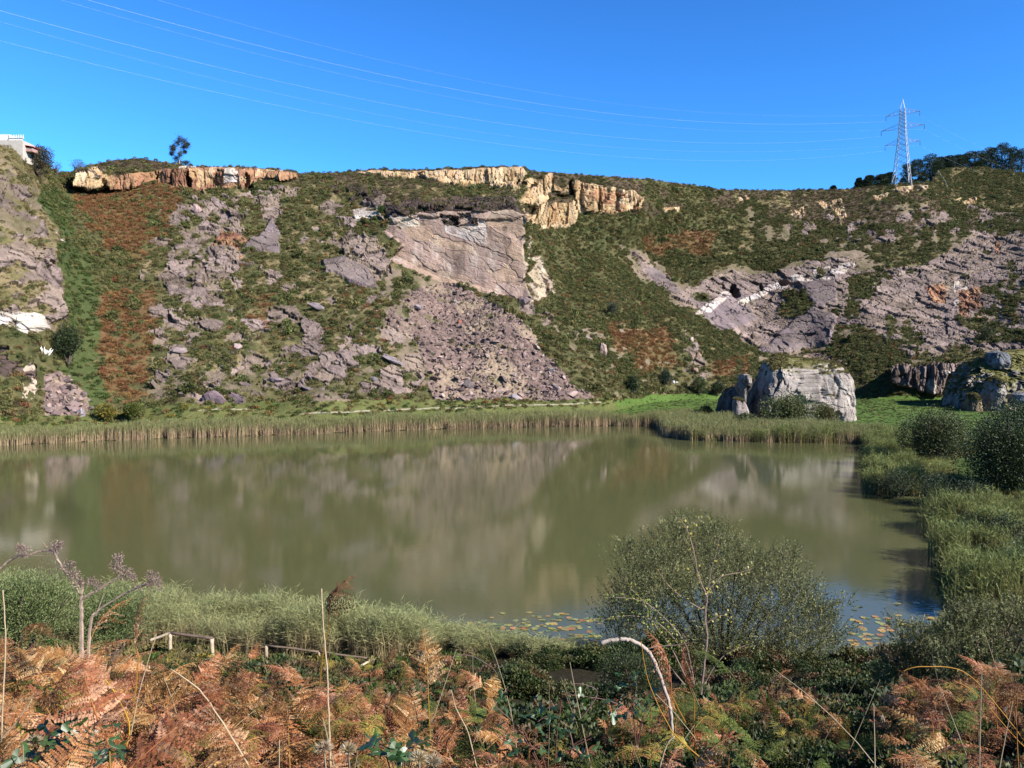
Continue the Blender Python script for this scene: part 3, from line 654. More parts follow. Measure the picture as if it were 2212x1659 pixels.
loft_rock('rock_head', [sec(833,1600,1620,175.6,182,178), sec(826,1597,1625,175,182,178), sec(818,1596,1625,175,182,178), sec(811,1599,1620,175.6,181.6,178), sec(807,1603,1614,176.6,180,178)],
    M_rock, sm_, nu=70, nv=44, amp=.28, cell=1.6, seed=590, p=2.6, base=(206, 190, 174), base2=(170, 154, 140))
rb = thing('limestone_boulder', 'craggy overgrown limestone crag cut by the right edge, above the dark alder', 'boulder', (0, 0, 0))
dk = dict(base=(206, 196, 182), base2=(150, 140, 126))
loft_rock('rock_body', [sec(930,2062,2420,214,250,216,214), sec(880,2064,2420,213,250,216,213), sec(850,2065,2420,214,250,216,214), sec(820,2070,2420,216,250,218,216), sec(795,2078,2420,219,250,220,219), sec(776,2088,2400,222,248,222,222), sec(764,2102,2380,225,247,225,225), sec(755,2122,2340,228,245,228,228), sec(750,2160,2300,230,243,230,230)],
    M_rock, rb, nu=260, nv=150, shear=.42, amp=1.7, cell=3.0, seed=600, p=3.4, moss=lambda V: np.clip((fbm(V/3.5, 4, 47)-.12)*5, 0, 1)*(V[:, 2] > 6)+np.clip((V[:, 2]-P(2150, 800, 222)[2])/3, 0, 1)*(V[:, 0] > P(2150, 790, 222)[0])*.9, mossz=.5, **dk)
loft_rock('rock_slab', [sec(797,2134,2176,219,227,221), sec(786,2131,2181,218,227,221), sec(772,2133,2180,219,227,221), sec(762,2138,2172,220,227,221), sec(758,2146,2164,221,226,221)], M_rock, rb, nu=80, nv=50, amp=.55, cell=3., seed=620, p=3.8, base=(168, 168, 168), base2=(136, 140, 142))
loft_rock('rock_buttress', [sec(915,2120,2160,208,218,210), sec(880,2122,2163,208.5,218,210), sec(850,2126,2168,209,218,211), sec(830,2134,2166,210.5,218,212), sec(815,2140,2160,212,218,213)], M_rock, rb, nu=90, nv=70, amp=.55, cell=2.2, seed=640, p=2.8, vert=.8, moss=lambda V: 0*V[:, 0], mossz=.6, **dk)
loft_rock('rock_foot', [sec(893,2083,2120,207,214,209), sec(878,2084,2121,207.5,214,209), sec(862,2088,2116,208,214,210), sec(850,2094,2110,210,214,211)], M_rock, rb, nu=80, nv=50, amp=.4, cell=1.8, seed=650, p=2.6, base=(196, 172, 132), base2=(160, 140, 112), moss=lambda V: 0*V[:, 0], mossz=.55)
loft_rock('rock_slab', [sec(880,2184,2235,205,212,206), sec(865,2181,2238,204.5,212,206), sec(853,2184,2234,205,212,206), sec(846,2195,2222,207,211,206)], M_rock, rb, nu=80, nv=46, amp=.3, cell=2.6, seed=660, p=2.8, base=(176, 172, 168), base2=(146, 146, 144))
# ------------------------------------------------------------------ cover of the hillside
area = np.linalg.norm(np.cross(du, dv), axis=2).ravel()
vis = (HPY > 0)
def pick(classes, per_m2, extra=None, jit=.6, seed=0):
    r = np.random.default_rng(100+seed)
    m = np.isin(HCLS, classes)
    p = np.where(m, area, 0)*per_m2
    if extra is not None: p = p*extra
    k = np.nonzero(r.random(len(p)) < np.clip(p, 0, 1))[0]
    pts = HW[k] + r.normal(0, 1, (len(k), 3))*[jit*.35, jit*.35, 0]
    return k, pts, r
def tuft(n, R, Hh, L, wd, pal, up=.6, seed=0, base=0.):
    """a low dense bush or clump: leaves held on a dome"""
    r = np.random.default_rng(seed); b = Buf()
    d = r.normal(size=(n, 3)); d[:, 2] = np.abs(d[:, 2])*1.0; d /= np.linalg.norm(d, axis=1)[:, None]
    lump = 1+.28*fbm(d*2.3+seed, 3, seed)
    rad = r.uniform(.45, 1, n)**.5*lump
    p = d*rad[:, None]*np.array([R, R, Hh]); p[:, 2] += base
    dirs = d*.7 + r.normal(size=(n, 3))*.55 + [0, 0, up*.6]
    pal = np.array(pal); c = pal[r.integers(0, len(pal), n)]*r.uniform(.75, 1.25, (n, 1))
    global rng; keep = rng; rng = r
    b.leaves(p, L*r.uniform(.6, 1.3, n), wd*r.uniform(.7, 1.2, n), c, dirs); rng = keep
    return b.mesh('tuft')
gorse = [tuft(150, .75, .8, .34, .2, [A(112, 118, 64), A(94, 104, 58), A(132, 130, 80)], seed=k) for k in range(5)]
olive = [tuft(130, .7, .65, .3, .17, [A(140, 130, 78), A(120, 114, 66), A(154, 138, 92)], seed=10+k) for k in range(4)]
heath = [tuft(110, .7, .4, .26, .12, [A(110, 94, 72), A(92, 78, 60), A(122, 110, 78)], seed=20+k) for k in range(4)]
rust = [tuft(120, .75, .6, .4, .13, [A(168, 112, 74), A(146, 98, 62), A(132, 112, 66), A(176, 126, 84)], seed=30+k) for k in range(4)]
straw = [tuft(90, .55, .5, .5, .05, [A(176, 158, 116), A(150, 134, 88), A(128, 122, 74)], up=2, seed=40+k) for k in range(3)]
grn = [tuft(120, .7, .45, .3, .16, [A(92, 112, 52), A(76, 98, 44), A(104, 120, 64)], seed=50+k) for k in range(3)]
yel = [tuft(120, .7, .6, .3, .16, [A(170, 140, 56), A(140, 130, 60), A(110, 120, 50)], seed=60+k) for k in range(2)]
hillp = protos(gorse+olive+heath+rust+straw+grn+yel, M_scrub)
IDX = dict(g=(0, 5), o=(5, 9), h=(9, 13), r=(13, 17), s=(17, 20), n=(20, 23), y=(23, 25))
def mixidx(r, n, w):
    ks = list(w); pr = np.array([w[k] for k in ks], float); pr /= pr.sum()
    c = r.choice(len(ks), n, p=pr); o = np.zeros(n, int)
    for j, k in enumerate(ks):
        m = c == j; o[m] = r.integers(IDX[k][0], IDX[k][1], m.sum())
    return o
clump = np.clip(.5+fbm(HW/9, 4, 801)*1.6, .05, 1.6)
dark = fbm(HW/16, 3, 802)
def cover(name, classes, dens, w, smin, smax, seed, extra=None, dz=0.):
    k, pts, r = pick(classes, dens, extra, seed=seed)
    pts[:, 2] -= .08
    s = r.uniform(smin, smax, len(k)); sc = np.stack([s, s, s*r.uniform(.7, 1.25, len(k))], -1)
    rt = r.normal(0, .15, (len(k), 3)); rt[:, 2] = r.uniform(0, 6.28, len(k))
    scatter(name, pts, rt, sc, mixidx(r, len(k), w), hillp)
    return len(k)
far_right = np.clip((HPX-1130)/60, 0, 1)
nsc = 0
nsc += cover('gorse_scrub', [SCRUB], .85, dict(g=7, o=2., h=.5, r=.08), .4, 1.3, 1, clump*(.65+.75*far_right))
nsc += cover('mixed_scrub', [SCRUB], .5, dict(g=2, o=4, h=2.2, r=.7, s=1.5), .6, 1.2, 2)
nsc += cover('heather', [HEATH], .8, dict(h=7, g=2, o=1, s=.4), .55, 1.1, 3)
nsc += cover('dead_bracken', [RUST], 1.0, dict(r=9, o=1.2, g=.6), .6, 1.15, 4)
nsc += cover('dry_grass', [STRAW], .8, dict(s=6, o=2.2, h=.8, g=.6), .5, 1.0, 5)
nsc += cover('green_brambles', [GREEN], .6, dict(n=6, g=1.5, o=1), .55, 1.1, 6)
nsc += cover('shore_scrub', [SHORE], .7, dict(n=3.5, y=1.0, o=2, s=1, r=.7), .45, 1.1, 7, np.clip(1.3-np.abs(HPY-np.interp(HPX, FOOT[:, 0], FOOT[:, 1]))/60, .2, 1.2))
nsc += cover('rock_ledge_plants', [ROCK, BROWN, TAN, TALUS, CREAM], .05, dict(g=3, o=2, s=2, h=1), .35, .8, 8, clump)
nsc += cover('meadow_tufts', [MEAD], .5, dict(n=8, o=1, s=.4), .2, .55, 9, np.clip(1.1-np.abs(HPY-862)/20, .1, 1))
print('scrub', nsc)

nsc += cover('large_gorse', [SCRUB], .010, dict(g=5, o=3), 1.2, 2.3, 15, np.clip(1+dark*2, .2, 2))
nsc += cover('soil_plants', [SOIL], .16, dict(g=3, o=3, s=2, h=1, r=.6), .35, .9, 11, clump)
nsc += cover('scree_weeds', [TALUS], .05, dict(o=3, s=2, g=1), .3, .7, 12, np.clip(fbm(HW/5., 4, 75)*6-1., 0, 3))
nsc += cover('ledge_heath', [BROWN], .35, dict(h=5, g=1, o=1), .4, .9, 10)
# ------------------------------------------------------------------ stones of the scree and blocks on the slope
def stone(seed, n=13, flat=.6, sub=None):
    r = np.random.default_rng(seed); p = r.normal(size=(n, 3)); p /= np.linalg.norm(p, axis=1)[:, None]
    p *= r.uniform(.75, 1.1, (n, 1)); p *= [1, r.uniform(.6, .9), flat*r.uniform(.7, 1.2)]
    import bmesh
    bm = bmesh.new()
    for q in p: bm.verts.new(q)
    bmesh.ops.convex_hull(bm, input=bm.verts)
    bmesh.ops.delete(bm, geom=[v for v in bm.verts if not v.link_faces], context='VERTS')
    V = np.array([v.co[:] for v in bm.verts]); bm.verts.index_update(); T = np.array([[v.index for v in f.verts] for f in bm.faces]); bm.free()
    return V, T
st_pal = [A(170, 146, 136), A(148, 126, 120), A(188, 164, 154), A(126, 108, 104)]
stm = []
for k in range(10):
    V, T = stone(900+k); stm.append(mesh_np('stone', V, [T], st_pal[k % 4]))
stp = protos([m.copy() for m in stm], M_stone)
k, pts, r = pick([TALUS], 2.4, np.clip(.8+fbm(HW/6., 3, 76)*1.8, .1, 1.4), seed=21)
s = .12+.55*r.random(len(k))**4
lowk = np.clip((HPY[k]-650)/200, 0, 1); s *= (.75+.6*lowk)
scatter('scree_stones', pts+[0, 0, .05], r.uniform(-.8, .8, (len(k), 3))+[0, 0, 2], s, r.integers(0, 10, len(k)), stp)
k, pts, r = pick([ROCK, SCRUB], .02, (HPX > 300)*(HPX < 1130)*1., seed=22)
scatter('slope_stones', pts, r.uniform(-.8, .8, (len(k), 3)), .2+.5*r.random(len(k))**2, r.integers(0, 10, len(k)), stp)
# the larger blocks, one by one
rr_ = np.random.default_rng(5)
k = np.nonzero((HCLS == TALUS) & (HPX > 880) & (HPX < 1280))[0]
k = rr_.choice(k, 226, replace=False)
for q in k:
    me_ = stm[rr_.integers(0, 10)]; o = obj('rock', me_, M_stone, label='purplish grey stone block lying loose on the big scree slope', category='rock', group='loose blocks on the big scree slope')
    o['label'] = 'purplish grey stone block on the %s of the big scree, %s' % ('upper part' if HPY[q] < 720 else 'middle' if HPY[q] < 790 else 'lower part', 'near its left edge' if HPX[q] < np.interp(HPY[q], [620, 860], [940, 1020]) else 'near its right edge' if HPX[q] > np.interp(HPY[q], [620, 860], [1010, 1180]) else 'well inside its edges')
    o.location = Vector(HW[q])+Vector((0, -.2, .25)); a = .55+.85*rr_.random()**3*(.6+.7*np.clip((HPY[q]-700)/150, 0, 1)); o.scale = (a*1.2, a, a*.85)
    o.rotation_euler = rr_.uniform(-.9, .9, 3)
k = np.nonzero((HCLS == TALUS) & (HPX < 220))[0]; k = rr_.choice(k, 34, replace=False)
for q in k:
    me_ = stm[rr_.integers(0, 10)]; o = obj('rock', me_, M_stone, label='grey rock in the small heap at the left end of the shore', category='rock', group='rocks of the small heap on the left shore')
    o.location = Vector(HW[q])+Vector((0, -.2, .2)); a = .8+1.0*rr_.random()**2; o.scale = (a, a*.9, a*.95); o.rotation_euler = rr_.uniform(-.7, .7, 3)
def craggy(seed, col, n=26, flat=.7):
    V, T = stone(seed, n, flat)
    # refine the hull once and roughen it
    for _ in range(2):
        M_ = (V[T]+V[np.roll(T, -1, 1)])/2; nv = len(V); V = np.r_[V, M_.reshape(-1, 3)]
        i0 = nv+np.arange(len(T))*3; T = np.concatenate([np.stack([T[:, 0], i0, i0+2], -1), np.stack([i0, T[:, 1], i0+1], -1), np.stack([i0+2, i0+1, T[:, 2]], -1), np.stack([i0, i0+1, i0+2], -1)])
    uq, inv = np.unique(np.round(V, 4), axis=0, return_inverse=True); V = uq; T = inv.reshape(-1)[T]
    f1, f2, r_, o_ = worley(V*2.2+seed, seed); g = fbm(V*2.5, 3, seed)
    V = V*(1+.12*(r_[:, [3]]-.5)*2+.06*g[:, None])
    c = col*(.8+.4*r_[:, [1]])
    return mesh_np('rock', V, [T], np.clip(c, 0, .8))
BL = [  # bearing, elevation, width m, height m, depth m, colour, tilt, label
 (1136, 655, 4.6, 4.6, 3.6, (176, 154, 148), .2, 'pale block as big as a house wedged below the right corner of the quarry face'),
 (1300, 758, 3.6, 5.2, 3., (186, 158, 146), .1, 'pinkish crag standing alone in the green scrub right of the scree'),
 (1494, 736, 2.4, 4.2, 2.6, (204, 184, 168), .1, 'pale stump of rock in scrub above the meadow, upper one of three'),
 (1508, 770, 2.2, 3.8, 2.2, (186, 148, 130), .0, 'pink rock rib in scrub above the meadow, middle one of three'),
 (1500, 800, 2.4, 3.0, 2.4, (188, 154, 138), .3, 'low pink rock above the meadow beside a round green bush'),
 (850, 776, 7.2, 2.0, 3., (160, 146, 148), .45, 'long grey-lilac slab lying tilted left of the scree'),
 (690, 668, 5.6, 2., 2.6, (150, 136, 138), .5, 'curved dark-edged slab in the middle of the scrubby slope'),
 (808, 816, 2.6, 1.6, 2., (156, 144, 144), .3, 'small flat grey block near the left foot of the scree'),
 (1190, 797, 2.6, 1.7, 1.8, (176, 168, 170), .1, 'light grey flat block on the right part of the scree'),
 (992, 694, 1.8, 2.6, 1.8, (190, 128, 104), .3, 'reddish block standing upright in the upper scree'),
 (1012, 832, 3.6, 2.8, 2.4, (140, 126, 124), .3, 'largest dark slab near the bottom of the scree'),
 (1112, 858, 3.2, 2.0, 2., (168, 158, 160), .4, 'grey slab half sunk at the foot of the scree'),
 (1000, 860, 2.4, 1.4, 1.6, (186, 178, 178), .1, 'pale slab at the lower edge of the scree'),
 (465, 862, 6.0, 3.4, 3.6, (150, 128, 132), .1, 'broad purple-brown boulder at the foot of the left slope'),
 (510, 862, 5.4, 2.8, 3., (142, 122, 126), -.1, 'purple-brown boulder just right of the broadest one at the slope foot'),
 (600, 824, 4.2, 1.6, 2.4, (154, 136, 138), .1, 'low mauve rock in scrub above the lake path'),
 (668, 838, 4.0, 1.4, 2., (148, 132, 134), .35, 'long low mauve rock right of the broad boulders'),
 (392, 758, 4.6, 2.2, 2.6, (176, 156, 152), .1, 'pinkish grey rock among bushes on the lower left slope'),
 (515, 752, 2.8, 2.2, 2., (180, 156, 152), .2, 'small pinkish rock alone in the middle of the left slope'),
 (150, 880, 2.6, 2.2, 2., (150, 132, 132), .3, 'big grey stone crowning the small heap on the left shore'),
 (178, 895, 3., 2.4, 2., (176, 166, 168), .5, 'pale slanting slab at the right end of the small heap'),
 (405, 388, 3.4, 3.8, 3., (178, 156, 144), .1, 'brown block below the ridge cliffs on the left'),
 (428, 455, 3.2, 5., 3., (176, 152, 144), .15, 'knobbly pillar of rock below the orange ridge cliffs'),
 (538, 394, 7.6, 7.2, 4.5, (142, 92, 78), .05, 'dark red block at the right end of the orange ridge cliffs'),
 (985, 650, 2.6, 1.4, 2., (150, 138, 138), .3, 'grey slab at the very top of the scree'),
 (900, 664, 3.4, 1.6, 2., (160, 148, 150), .2, 'flat grey slab at the upper left edge of the scree'),
 (1455, 823, 1.5, 1.1, 1.1, (240, 236, 226), .2, 'small white rock beside a dark bush above the meadow'),
 (1462, 825, 1.3, .9, 1., (240, 236, 226), -.2, 'smaller white rock touching another white rock above the meadow')]
for q, (px_, py_, w_, hh_, d_, c_, t_a, lab) in enumerate(BL):
    p_, n_ = hill_at(px_, py_)
    o = obj('rock', craggy(1200+q, A(*c_), 24), M_rock if w_ > 4 else M_stone, label=lab, category='rock')
    o.location = p_ + Vector((0, -d_*.28, 0)); o.scale = (w_/2, d_/2, hh_/1.3); o.rotation_euler = (0, t_a, q*.7 % .6-.3)
# ------------------------------------------------------------------ reeds, grass on the flats
def withrng(seed, f):
    global rng
    keep = rng; rng = np.random.default_rng(seed); r = f(); rng = keep; return r
def reed_clump(seed, n, R, h0, h1, w, lvs, lL, lw, lowc, topc, split=.55, lean=.08):
    def f():
        b = Buf(); x0 = rng.uniform(-R, R, n); y0 = rng.uniform(-R, R, n); H_ = rng.uniform(h0, h1, n)
        lx = rng.normal(0, lean, (n, 2)); a = rng.uniform(0, math.pi, n); wx = np.cos(a)*w/2; wy = np.sin(a)*w/2
        V = np.zeros((n, 6, 3)); C_ = np.zeros((n, 6, 3)); tj = rng.uniform(.8, 1.2, (n, 1))
        for j, (t, ww) in enumerate(((0, 1), (split, 1), (1, .25))):
            cx = x0+lx[:, 0]*H_*t*t; cy = y0+lx[:, 1]*H_*t*t
            V[:, 2*j] = np.stack([cx-wx*ww, cy-wy*ww, H_*t], -1); V[:, 2*j+1] = np.stack([cx+wx*ww, cy+wy*ww, H_*t], -1)
            c = np.array(lowc)*(1-t)+np.array(topc)*t if j else np.array(lowc)
            if j == 1: c = np.array(lowc)*.75+np.array(topc)*.25
            C_[:, 2*j] = c*tj; C_[:, 2*j+1] = c*tj
        i = np.arange(n)[:, None]*6
        F_ = np.concatenate([i+[[0, 1, 3, 2]], i+[[2, 3, 5, 4]]]); b.add(V.reshape(-1, 3), F_, C_.reshape(-1, 3))
        m = n*lvs; k = rng.integers(0, n, m); t = rng.uniform(.35, 1, m)
        pts = np.stack([x0[k]+lx[k, 0]*H_[k]*t*t, y0[k]+lx[k, 1]*H_[k]*t*t, H_[k]*t], -1)
        d = rng.normal(size=(m, 3))*[1, 1, .3]+[0, 0, .75]
        mixc = np.clip((t-.3)/.5, 0, 1)[:, None]*np.array(topc)+(1-np.clip((t-.3)/.5, 0, 1)[:, None])*np.array(lowc)
        b.leaves(pts, lL*rng.uniform(.6, 1.2, m), lw, mixc*rng.uniform(.75, 1.25, (m, 1)), d)
        return b.mesh('reed')
    return withrng(seed, f)
BANK = [(1885, 1990, 1008, 1080, 87, 1), (1960, 2080, 1012, 1098, 83, 2), (2040, 2150, 1026, 1122, 78, 3), (2048, 2150, 1098, 1196, 66, 4), (2110, 2230, 1104, 1215, 61, 5), (2084, 2180, 1172, 1266, 57, 6), (2180, 2300, 1160, 1280, 54, 7), (1890, 1930, 1000, 1050, 96, 8)]
def off_bushes(q):
    k = np.ones(len(q), bool)
    for (a, b, c, d, D_, n_) in BANK:
        cx_ = ((a+b)/2-1106)/FPX*D_; R_ = (b-a)/2/FPX*D_*.95; k &= ((q[:, 0]-cx_)/R_)**2+((q[:, 1]-D_+1)/(R_*.9+1.5))**2 > 1
    return k
tanc, grc = A(240, 208, 166), A(162, 168, 106)
far_reeds = protos([reed_clump(s_, 46, .9, 2.1, 3.1, .055, 2, .5, .05, tanc*(.85+.1*(s_ % 3)), grc, .55) for s_ in range(5)] , M_reed)
green_reeds = protos([reed_clump(20+s_, 46, .9, 1.5, 2.4, .045, 4, .5, .05, A(166, 150, 98), A(150, 160, 92), .4) for s_ in range(4)] + [reed_clump(28+s_, 46, .8, .9, 1.5, .04, 3, .4, .04, A(176, 160, 80), A(190, 176, 90), .4) for s_ in range(2)], M_reed)
near_reeds = protos([reed_clump(40+s_, 42, .5, 1.5, 2.35, .014, 7, .42, .022, A(220, 196, 148), A(190, 194, 132), .45, .12) for s_ in range(5)], M_reed)
def land_pts(n, x0, x1, y0, y1, seed):
    r = np.random.default_rng(seed); q = np.stack([r.uniform(x0, x1, n), r.uniform(y0, y1, n)], -1)
    return r, q, lake_s(q[:, 0], q[:, 1])
def bear(q): return 1106+FPX*q[:, 0]/q[:, 1]
def put(name, q, r, smin, smax, idx, grp, dz=-.05, tilt=.05, sz=None):
    z = ground_z(q[:, 0], q[:, 1])+dz; n = len(q); s = r.uniform(smin, smax, n)
    sc = np.stack([s, s, s*r.uniform(.85, 1.15, n)], -1)
    if sz is not None: sc[:, 2] *= sz
    rt = r.normal(0, tilt, (n, 3)); rt[:, 2] = r.uniform(0, 6.28, n)
    return scatter(name, np.c_[q, z], rt, sc, idx if idx is not None else np.zeros(n, int), grp)
r, q, s = land_pts(60000, -250, 110, 125, 215, 1)
b_ = bear(q); wob = fbm(np.c_[q/9, q[:, :1]*0], 3, 77)
wid = np.interp(b_, [-400, 1250, 1420, 1470, 1600, 1870, 2000], [7, 6.5, 5, 13, 12, 11, 5])
m = (s > -.6) & (s < wid*(1+.45*wob)) & (r.random(len(q)) < .9) & (q[:, 1] > 146 - (b_ < 1440)*30)
put('far_reed_bed', q[m], r, .8, 1.1, r.integers(0, 5, m.sum()), far_reeds, sz=.9+.25*wob[m])
m = (s > wid*.5) & (s < wid*(1.25+.6*wob)+3.5) & (r.random(len(q)) < .35) & (q[:, 1] > 120)
put('sedge_bed', q[m], r, .45, .9, r.integers(0, 4, m.sum()), green_reeds)
r, q, s = land_pts(30000, 22, 130, 46, 152, 2)
b_ = bear(q); wob = fbm(np.c_[q/7, q[:, :1]*0], 3, 78)
ww = np.interp(q[:, 1], [46, 60, 85, 95, 120, 150], [9, 22, 14, 6, 12, 12])
cl2 = fbm(np.c_[q/3.2, q[:, :1]*0], 3, 178)
m = (s > -.5) & (s < ww*(1+.35*wob)) & (r.random(len(q)) < np.clip(.75+cl2*1.6, .12, 1)) & ~((q[:, 1] < 60) & (b_ < 1960)) & off_bushes(q)
ix = np.where((s[m] > ww[m]*.55) & (r.random(m.sum()) < .45), 4+r.integers(0, 2, m.sum()), r.integers(0, 4, m.sum()))
put('bank_reed_bed', q[m], r, .8, 1.2, ix, green_reeds, sz=np.clip(.85+.3*wob[m]+.9*cl2[m], .35, 1.2)*np.where(s[m] > 4.5, .55, 1))
# near reeds along the foot of the slope
r, q, s = land_pts(26000, -70, 30, 30, 52, 3)
b_ = bear(q); wob = fbm(np.c_[q/4, q[:, :1]*0], 3, 79)
w_ = np.interp(b_, [-400, 0, 300, 520, 820, 1000, 1300, 1500, 1900], [5.5, 5.5, 5, 5, 4.6, 4, 3.2, 2.2, 1.5])
hsc = np.interp(b_, [-400, 0, 300, 500, 820, 1000, 1300, 1500, 1900], [1.1, 1.05, .9, .84, .74, .5, .34, .32, .4])
cl3 = fbm(np.c_[q/1.7, q[:, :1]*0], 3, 179)
m = (s > -.8) & (s < w_*(1+.3*wob)) & (r.random(len(q)) < np.clip(.5+cl3*1.4, .06, 1))
put('near_reed_bed', q[m], r, .85, 1.15, r.integers(0, 5, m.sum()), near_reeds, sz=hsc[m]*(1+.22*wob[m]+.45*cl3[m]))
# short grass of the meadow
r, q, s = land_pts(30000, 0, 190, 60, 275, 4)
m = (s > 6) & (r.random(len(q)) < .75)
put('meadow_grass', q[m], r, .22, .6, mixidx(r, m.sum(), dict(n=9, o=1.2, s=.5)), hillp, dz=-.06, sz=.7)
r, q, s = land_pts(26000, -220, 60, 150, 205, 14)
m = (s > 5) & (r.random(len(q)) < .8)
put('shore_herbs', q[m], r, .35, .95, mixidx(r, m.sum(), dict(n=6, y=1.4, o=2, s=1.6, r=1.2)), hillp, dz=-.06, sz=.9)

# ------------------------------------------------------------------ bushes and trees
def bush(name, label, cat, px0, px1, py0, pyb, D_, n, L_, pal, seed=0, ry=None, up=.3, mat=None, base_z=None, stems=6, wr=.42, lobes=9, group=None, spire=.0, flatb=.0):
    cx, cy, cz = P((px0+px1)/2, pyb, D_); top = P((px0+px1)/2, py0, D_)[2]; W_ = (px1-px0)/FPX*D_; H_ = top-cz
    ry = ry or W_*.42
    def f():
        r = rng; b = Buf(); per = n//lobes
        for k in range(lobes):
            a = r.uniform(0, 6.28); rad = r.uniform(0, .62)
            c = np.array([math.cos(a)*rad*W_/2, math.sin(a)*rad*ry, H_*(.28+.42*r.random()*(1-rad*.5))])
            if k == 0: c = np.array([0, 0, H_*.58])
            R_ = np.array([W_*r.uniform(.2, .32), ry*r.uniform(.35, .6), H_*r.uniform(.24, .36)])
            d = r.normal(size=(per, 3)); d /= np.linalg.norm(d, axis=1)[:, None]
            p = c+d*(r.uniform(.35, 1, per)**.45*(1+.25*fbm(d*2.2+k*7, 3, seed+k)))[:, None]*R_
            # sprays that stand proud of the crown
            if spire:
                m = (r.random(per) < spire) & (d[:, 2] > -.1); p[m] += (d[m]*[.3, .3, .1]+[0, 0, 1])*r.uniform(0, H_*.16, (m.sum(), 1))
            p[:, 2] = np.abs(p[:, 2]-flatb)+flatb*.5
            dr = d*.8+r.normal(size=(per, 3))*.6+[0, 0, up]
            pc = np.array(pal)[r.integers(0, len(pal), per)]*r.uniform(.72, 1.25, (per, 1))
            b.leaves(p, L_*r.uniform(.6, 1.3, per), L_*wr, pc, dr)
        return b.mesh('crown')
    def g():
        b = Buf()
        for k in range(stems):
            a = rng.uniform(0, 6.28); R_ = rng.uniform(.15, .4)
            e = np.array([math.cos(a)*W_*R_, math.sin(a)*ry*R_, H_*rng.uniform(.5, .8)])
            t = np.linspace(0, 1, 6)[:, None]; pts = e*t*[1, 1, 1]+np.array([0, 0, -.3])*(1-t)+rng.normal(0, .02*H_, (6, 3))*t
            b.tube(pts, np.linspace(.035*H_**.7, .008*H_**.7, 6)*1.1, A(120, 106, 92), 5)
        return b.mesh('stem')
    t = thing(name, label, cat, (cx, cy, cz), group)
    obj('crown', withrng(seed+5000, f), mat or M_leaf, t); obj('stem', withrng(seed+6000, g), M_bark, t)
    return t
WG = [A(112, 122, 74), A(92, 104, 60), A(132, 138, 88)]
DG = [A(66, 82, 42), A(54, 68, 36), A(80, 94, 52)]
bush('willow_bush', 'broad olive willow bush against the front of the huge grassy boulder', 'bush', 1636, 1760, 845, 928, 171, 9000, .42, [A(110, 122, 62), A(92, 106, 54), A(124, 132, 72)], 1, spire=.3, lobes=11)
bush('willow_bush', 'brownish bush at the right foot of the huge grassy boulder', 'bush', 1750, 1816, 866, 925, 172, 5000, .4, [A(122, 122, 70), A(104, 104, 60), A(134, 126, 80)], 2, spire=.2)
bush('willow_bush', 'small green bush below the smaller boulder with the knobbly head', 'bush', 1576, 1636, 890, 928, 168, 3200, .36, WG, 3, spire=.2)
bush('dark_bush', 'dark bush in the shade at the left foot of the smaller boulder', 'bush', 1510, 1543, 868, 912, 181, 2400, .36, DG, 4)
bush('willow_bush', 'rounded willow bush with upright twigs on the right bank, left of the dark alder', 'bush', 1950, 2100, 882, 1008, 112, 20000, .3, [A(96, 106, 60), A(72, 86, 48), A(112, 116, 68)], 5, spire=.4, lobes=14, flatb=.2)
bush('alder_tree', 'big dark green alder cut by the right edge of the picture', 'tree', 2062, 2300, 860, 1074, 86, 38000, .21, [A(72, 88, 48), A(58, 74, 40), A(84, 100, 58)], 6, spire=.15, lobes=30, wr=.6)
bush('alder_tree', 'dark leafy tree behind and right of the big alder, at the foot of the crag', 'tree', 2150, 2300, 860, 960, 150, 9000, .36, [A(72, 90, 46), A(60, 76, 40)], 7, lobes=12)
def hb(px0, px1, py0, py1, lab, pal, seed, n=2600, **k):
    p_, n_ = hill_at((px0+px1)/2, py1)
    return bush('round_bush', lab, 'bush', px0, px1, py0, py1+2, p_.y-1.0, n, k.pop('L', .42), pal, seed, **k)
hb(104, 192, 698, 782, 'large dark round bush beside the white pampas plumes on the left slope', DG, 10, 6500, lobes=12)
hb(1348, 1384, 812, 852, 'dark green bush at the slope foot left of the blue-green round one', [A(56, 80, 42), A(48, 68, 38)], 11)
hb(1420, 1454, 795, 829, 'round blue-green bush beside two white rocks above the meadow', [A(72, 88, 66), A(60, 76, 56)], 12)
hb(1493, 1532, 806, 848, 'yellow-green bush below the pink rock rib above the meadow', [A(96, 116, 52), A(78, 96, 46)], 13)
hb(1525, 1575, 824, 852, 'low wide dark bush running behind the smaller boulder', DG, 14)
hb(1310, 1338, 650, 680, 'grey-green bush on the long green slope right of the quarry face', [A(96, 104, 80), A(80, 88, 66)], 15, 1500)
hb(812, 832, 440, 462, 'fresh green bush on the ledge at the top left of the pale quarry face', [A(92, 124, 50), A(78, 106, 44)], 16, 1200)
hb(200, 250, 868, 905, 'green shrub with yellow leaves right of the rock heap on the left shore', [A(150, 140, 56), A(104, 116, 48), A(170, 140, 50)], 17, 2200)
hb(255, 320, 868, 905, 'wide yellow-green shrub on the left shore between the rock heap and the broad boulders', [A(128, 132, 52), A(92, 108, 44)], 18, 2600)
hb(2110, 2150, 700, 735, 'dark shrub in the cleft at the foot of the right-hand quarry face', DG, 19, 1500)
bush('dark_shrub', 'large brown-green shrub below the white terrace on the left skyline', 'bush', 46, 124, 306, 378, 232, 7000, .42, [A(86, 78, 56), A(74, 76, 48), A(96, 84, 64)], 20, lobes=12)
bush('bare_shrub', 'thin bare-twigged shrub on the skyline left of the orange ridge cliffs', 'bush', 146, 192, 338, 376, 282, 900, .45, [A(96, 84, 72), A(84, 80, 60)], 21, stems=16, wr=.25)
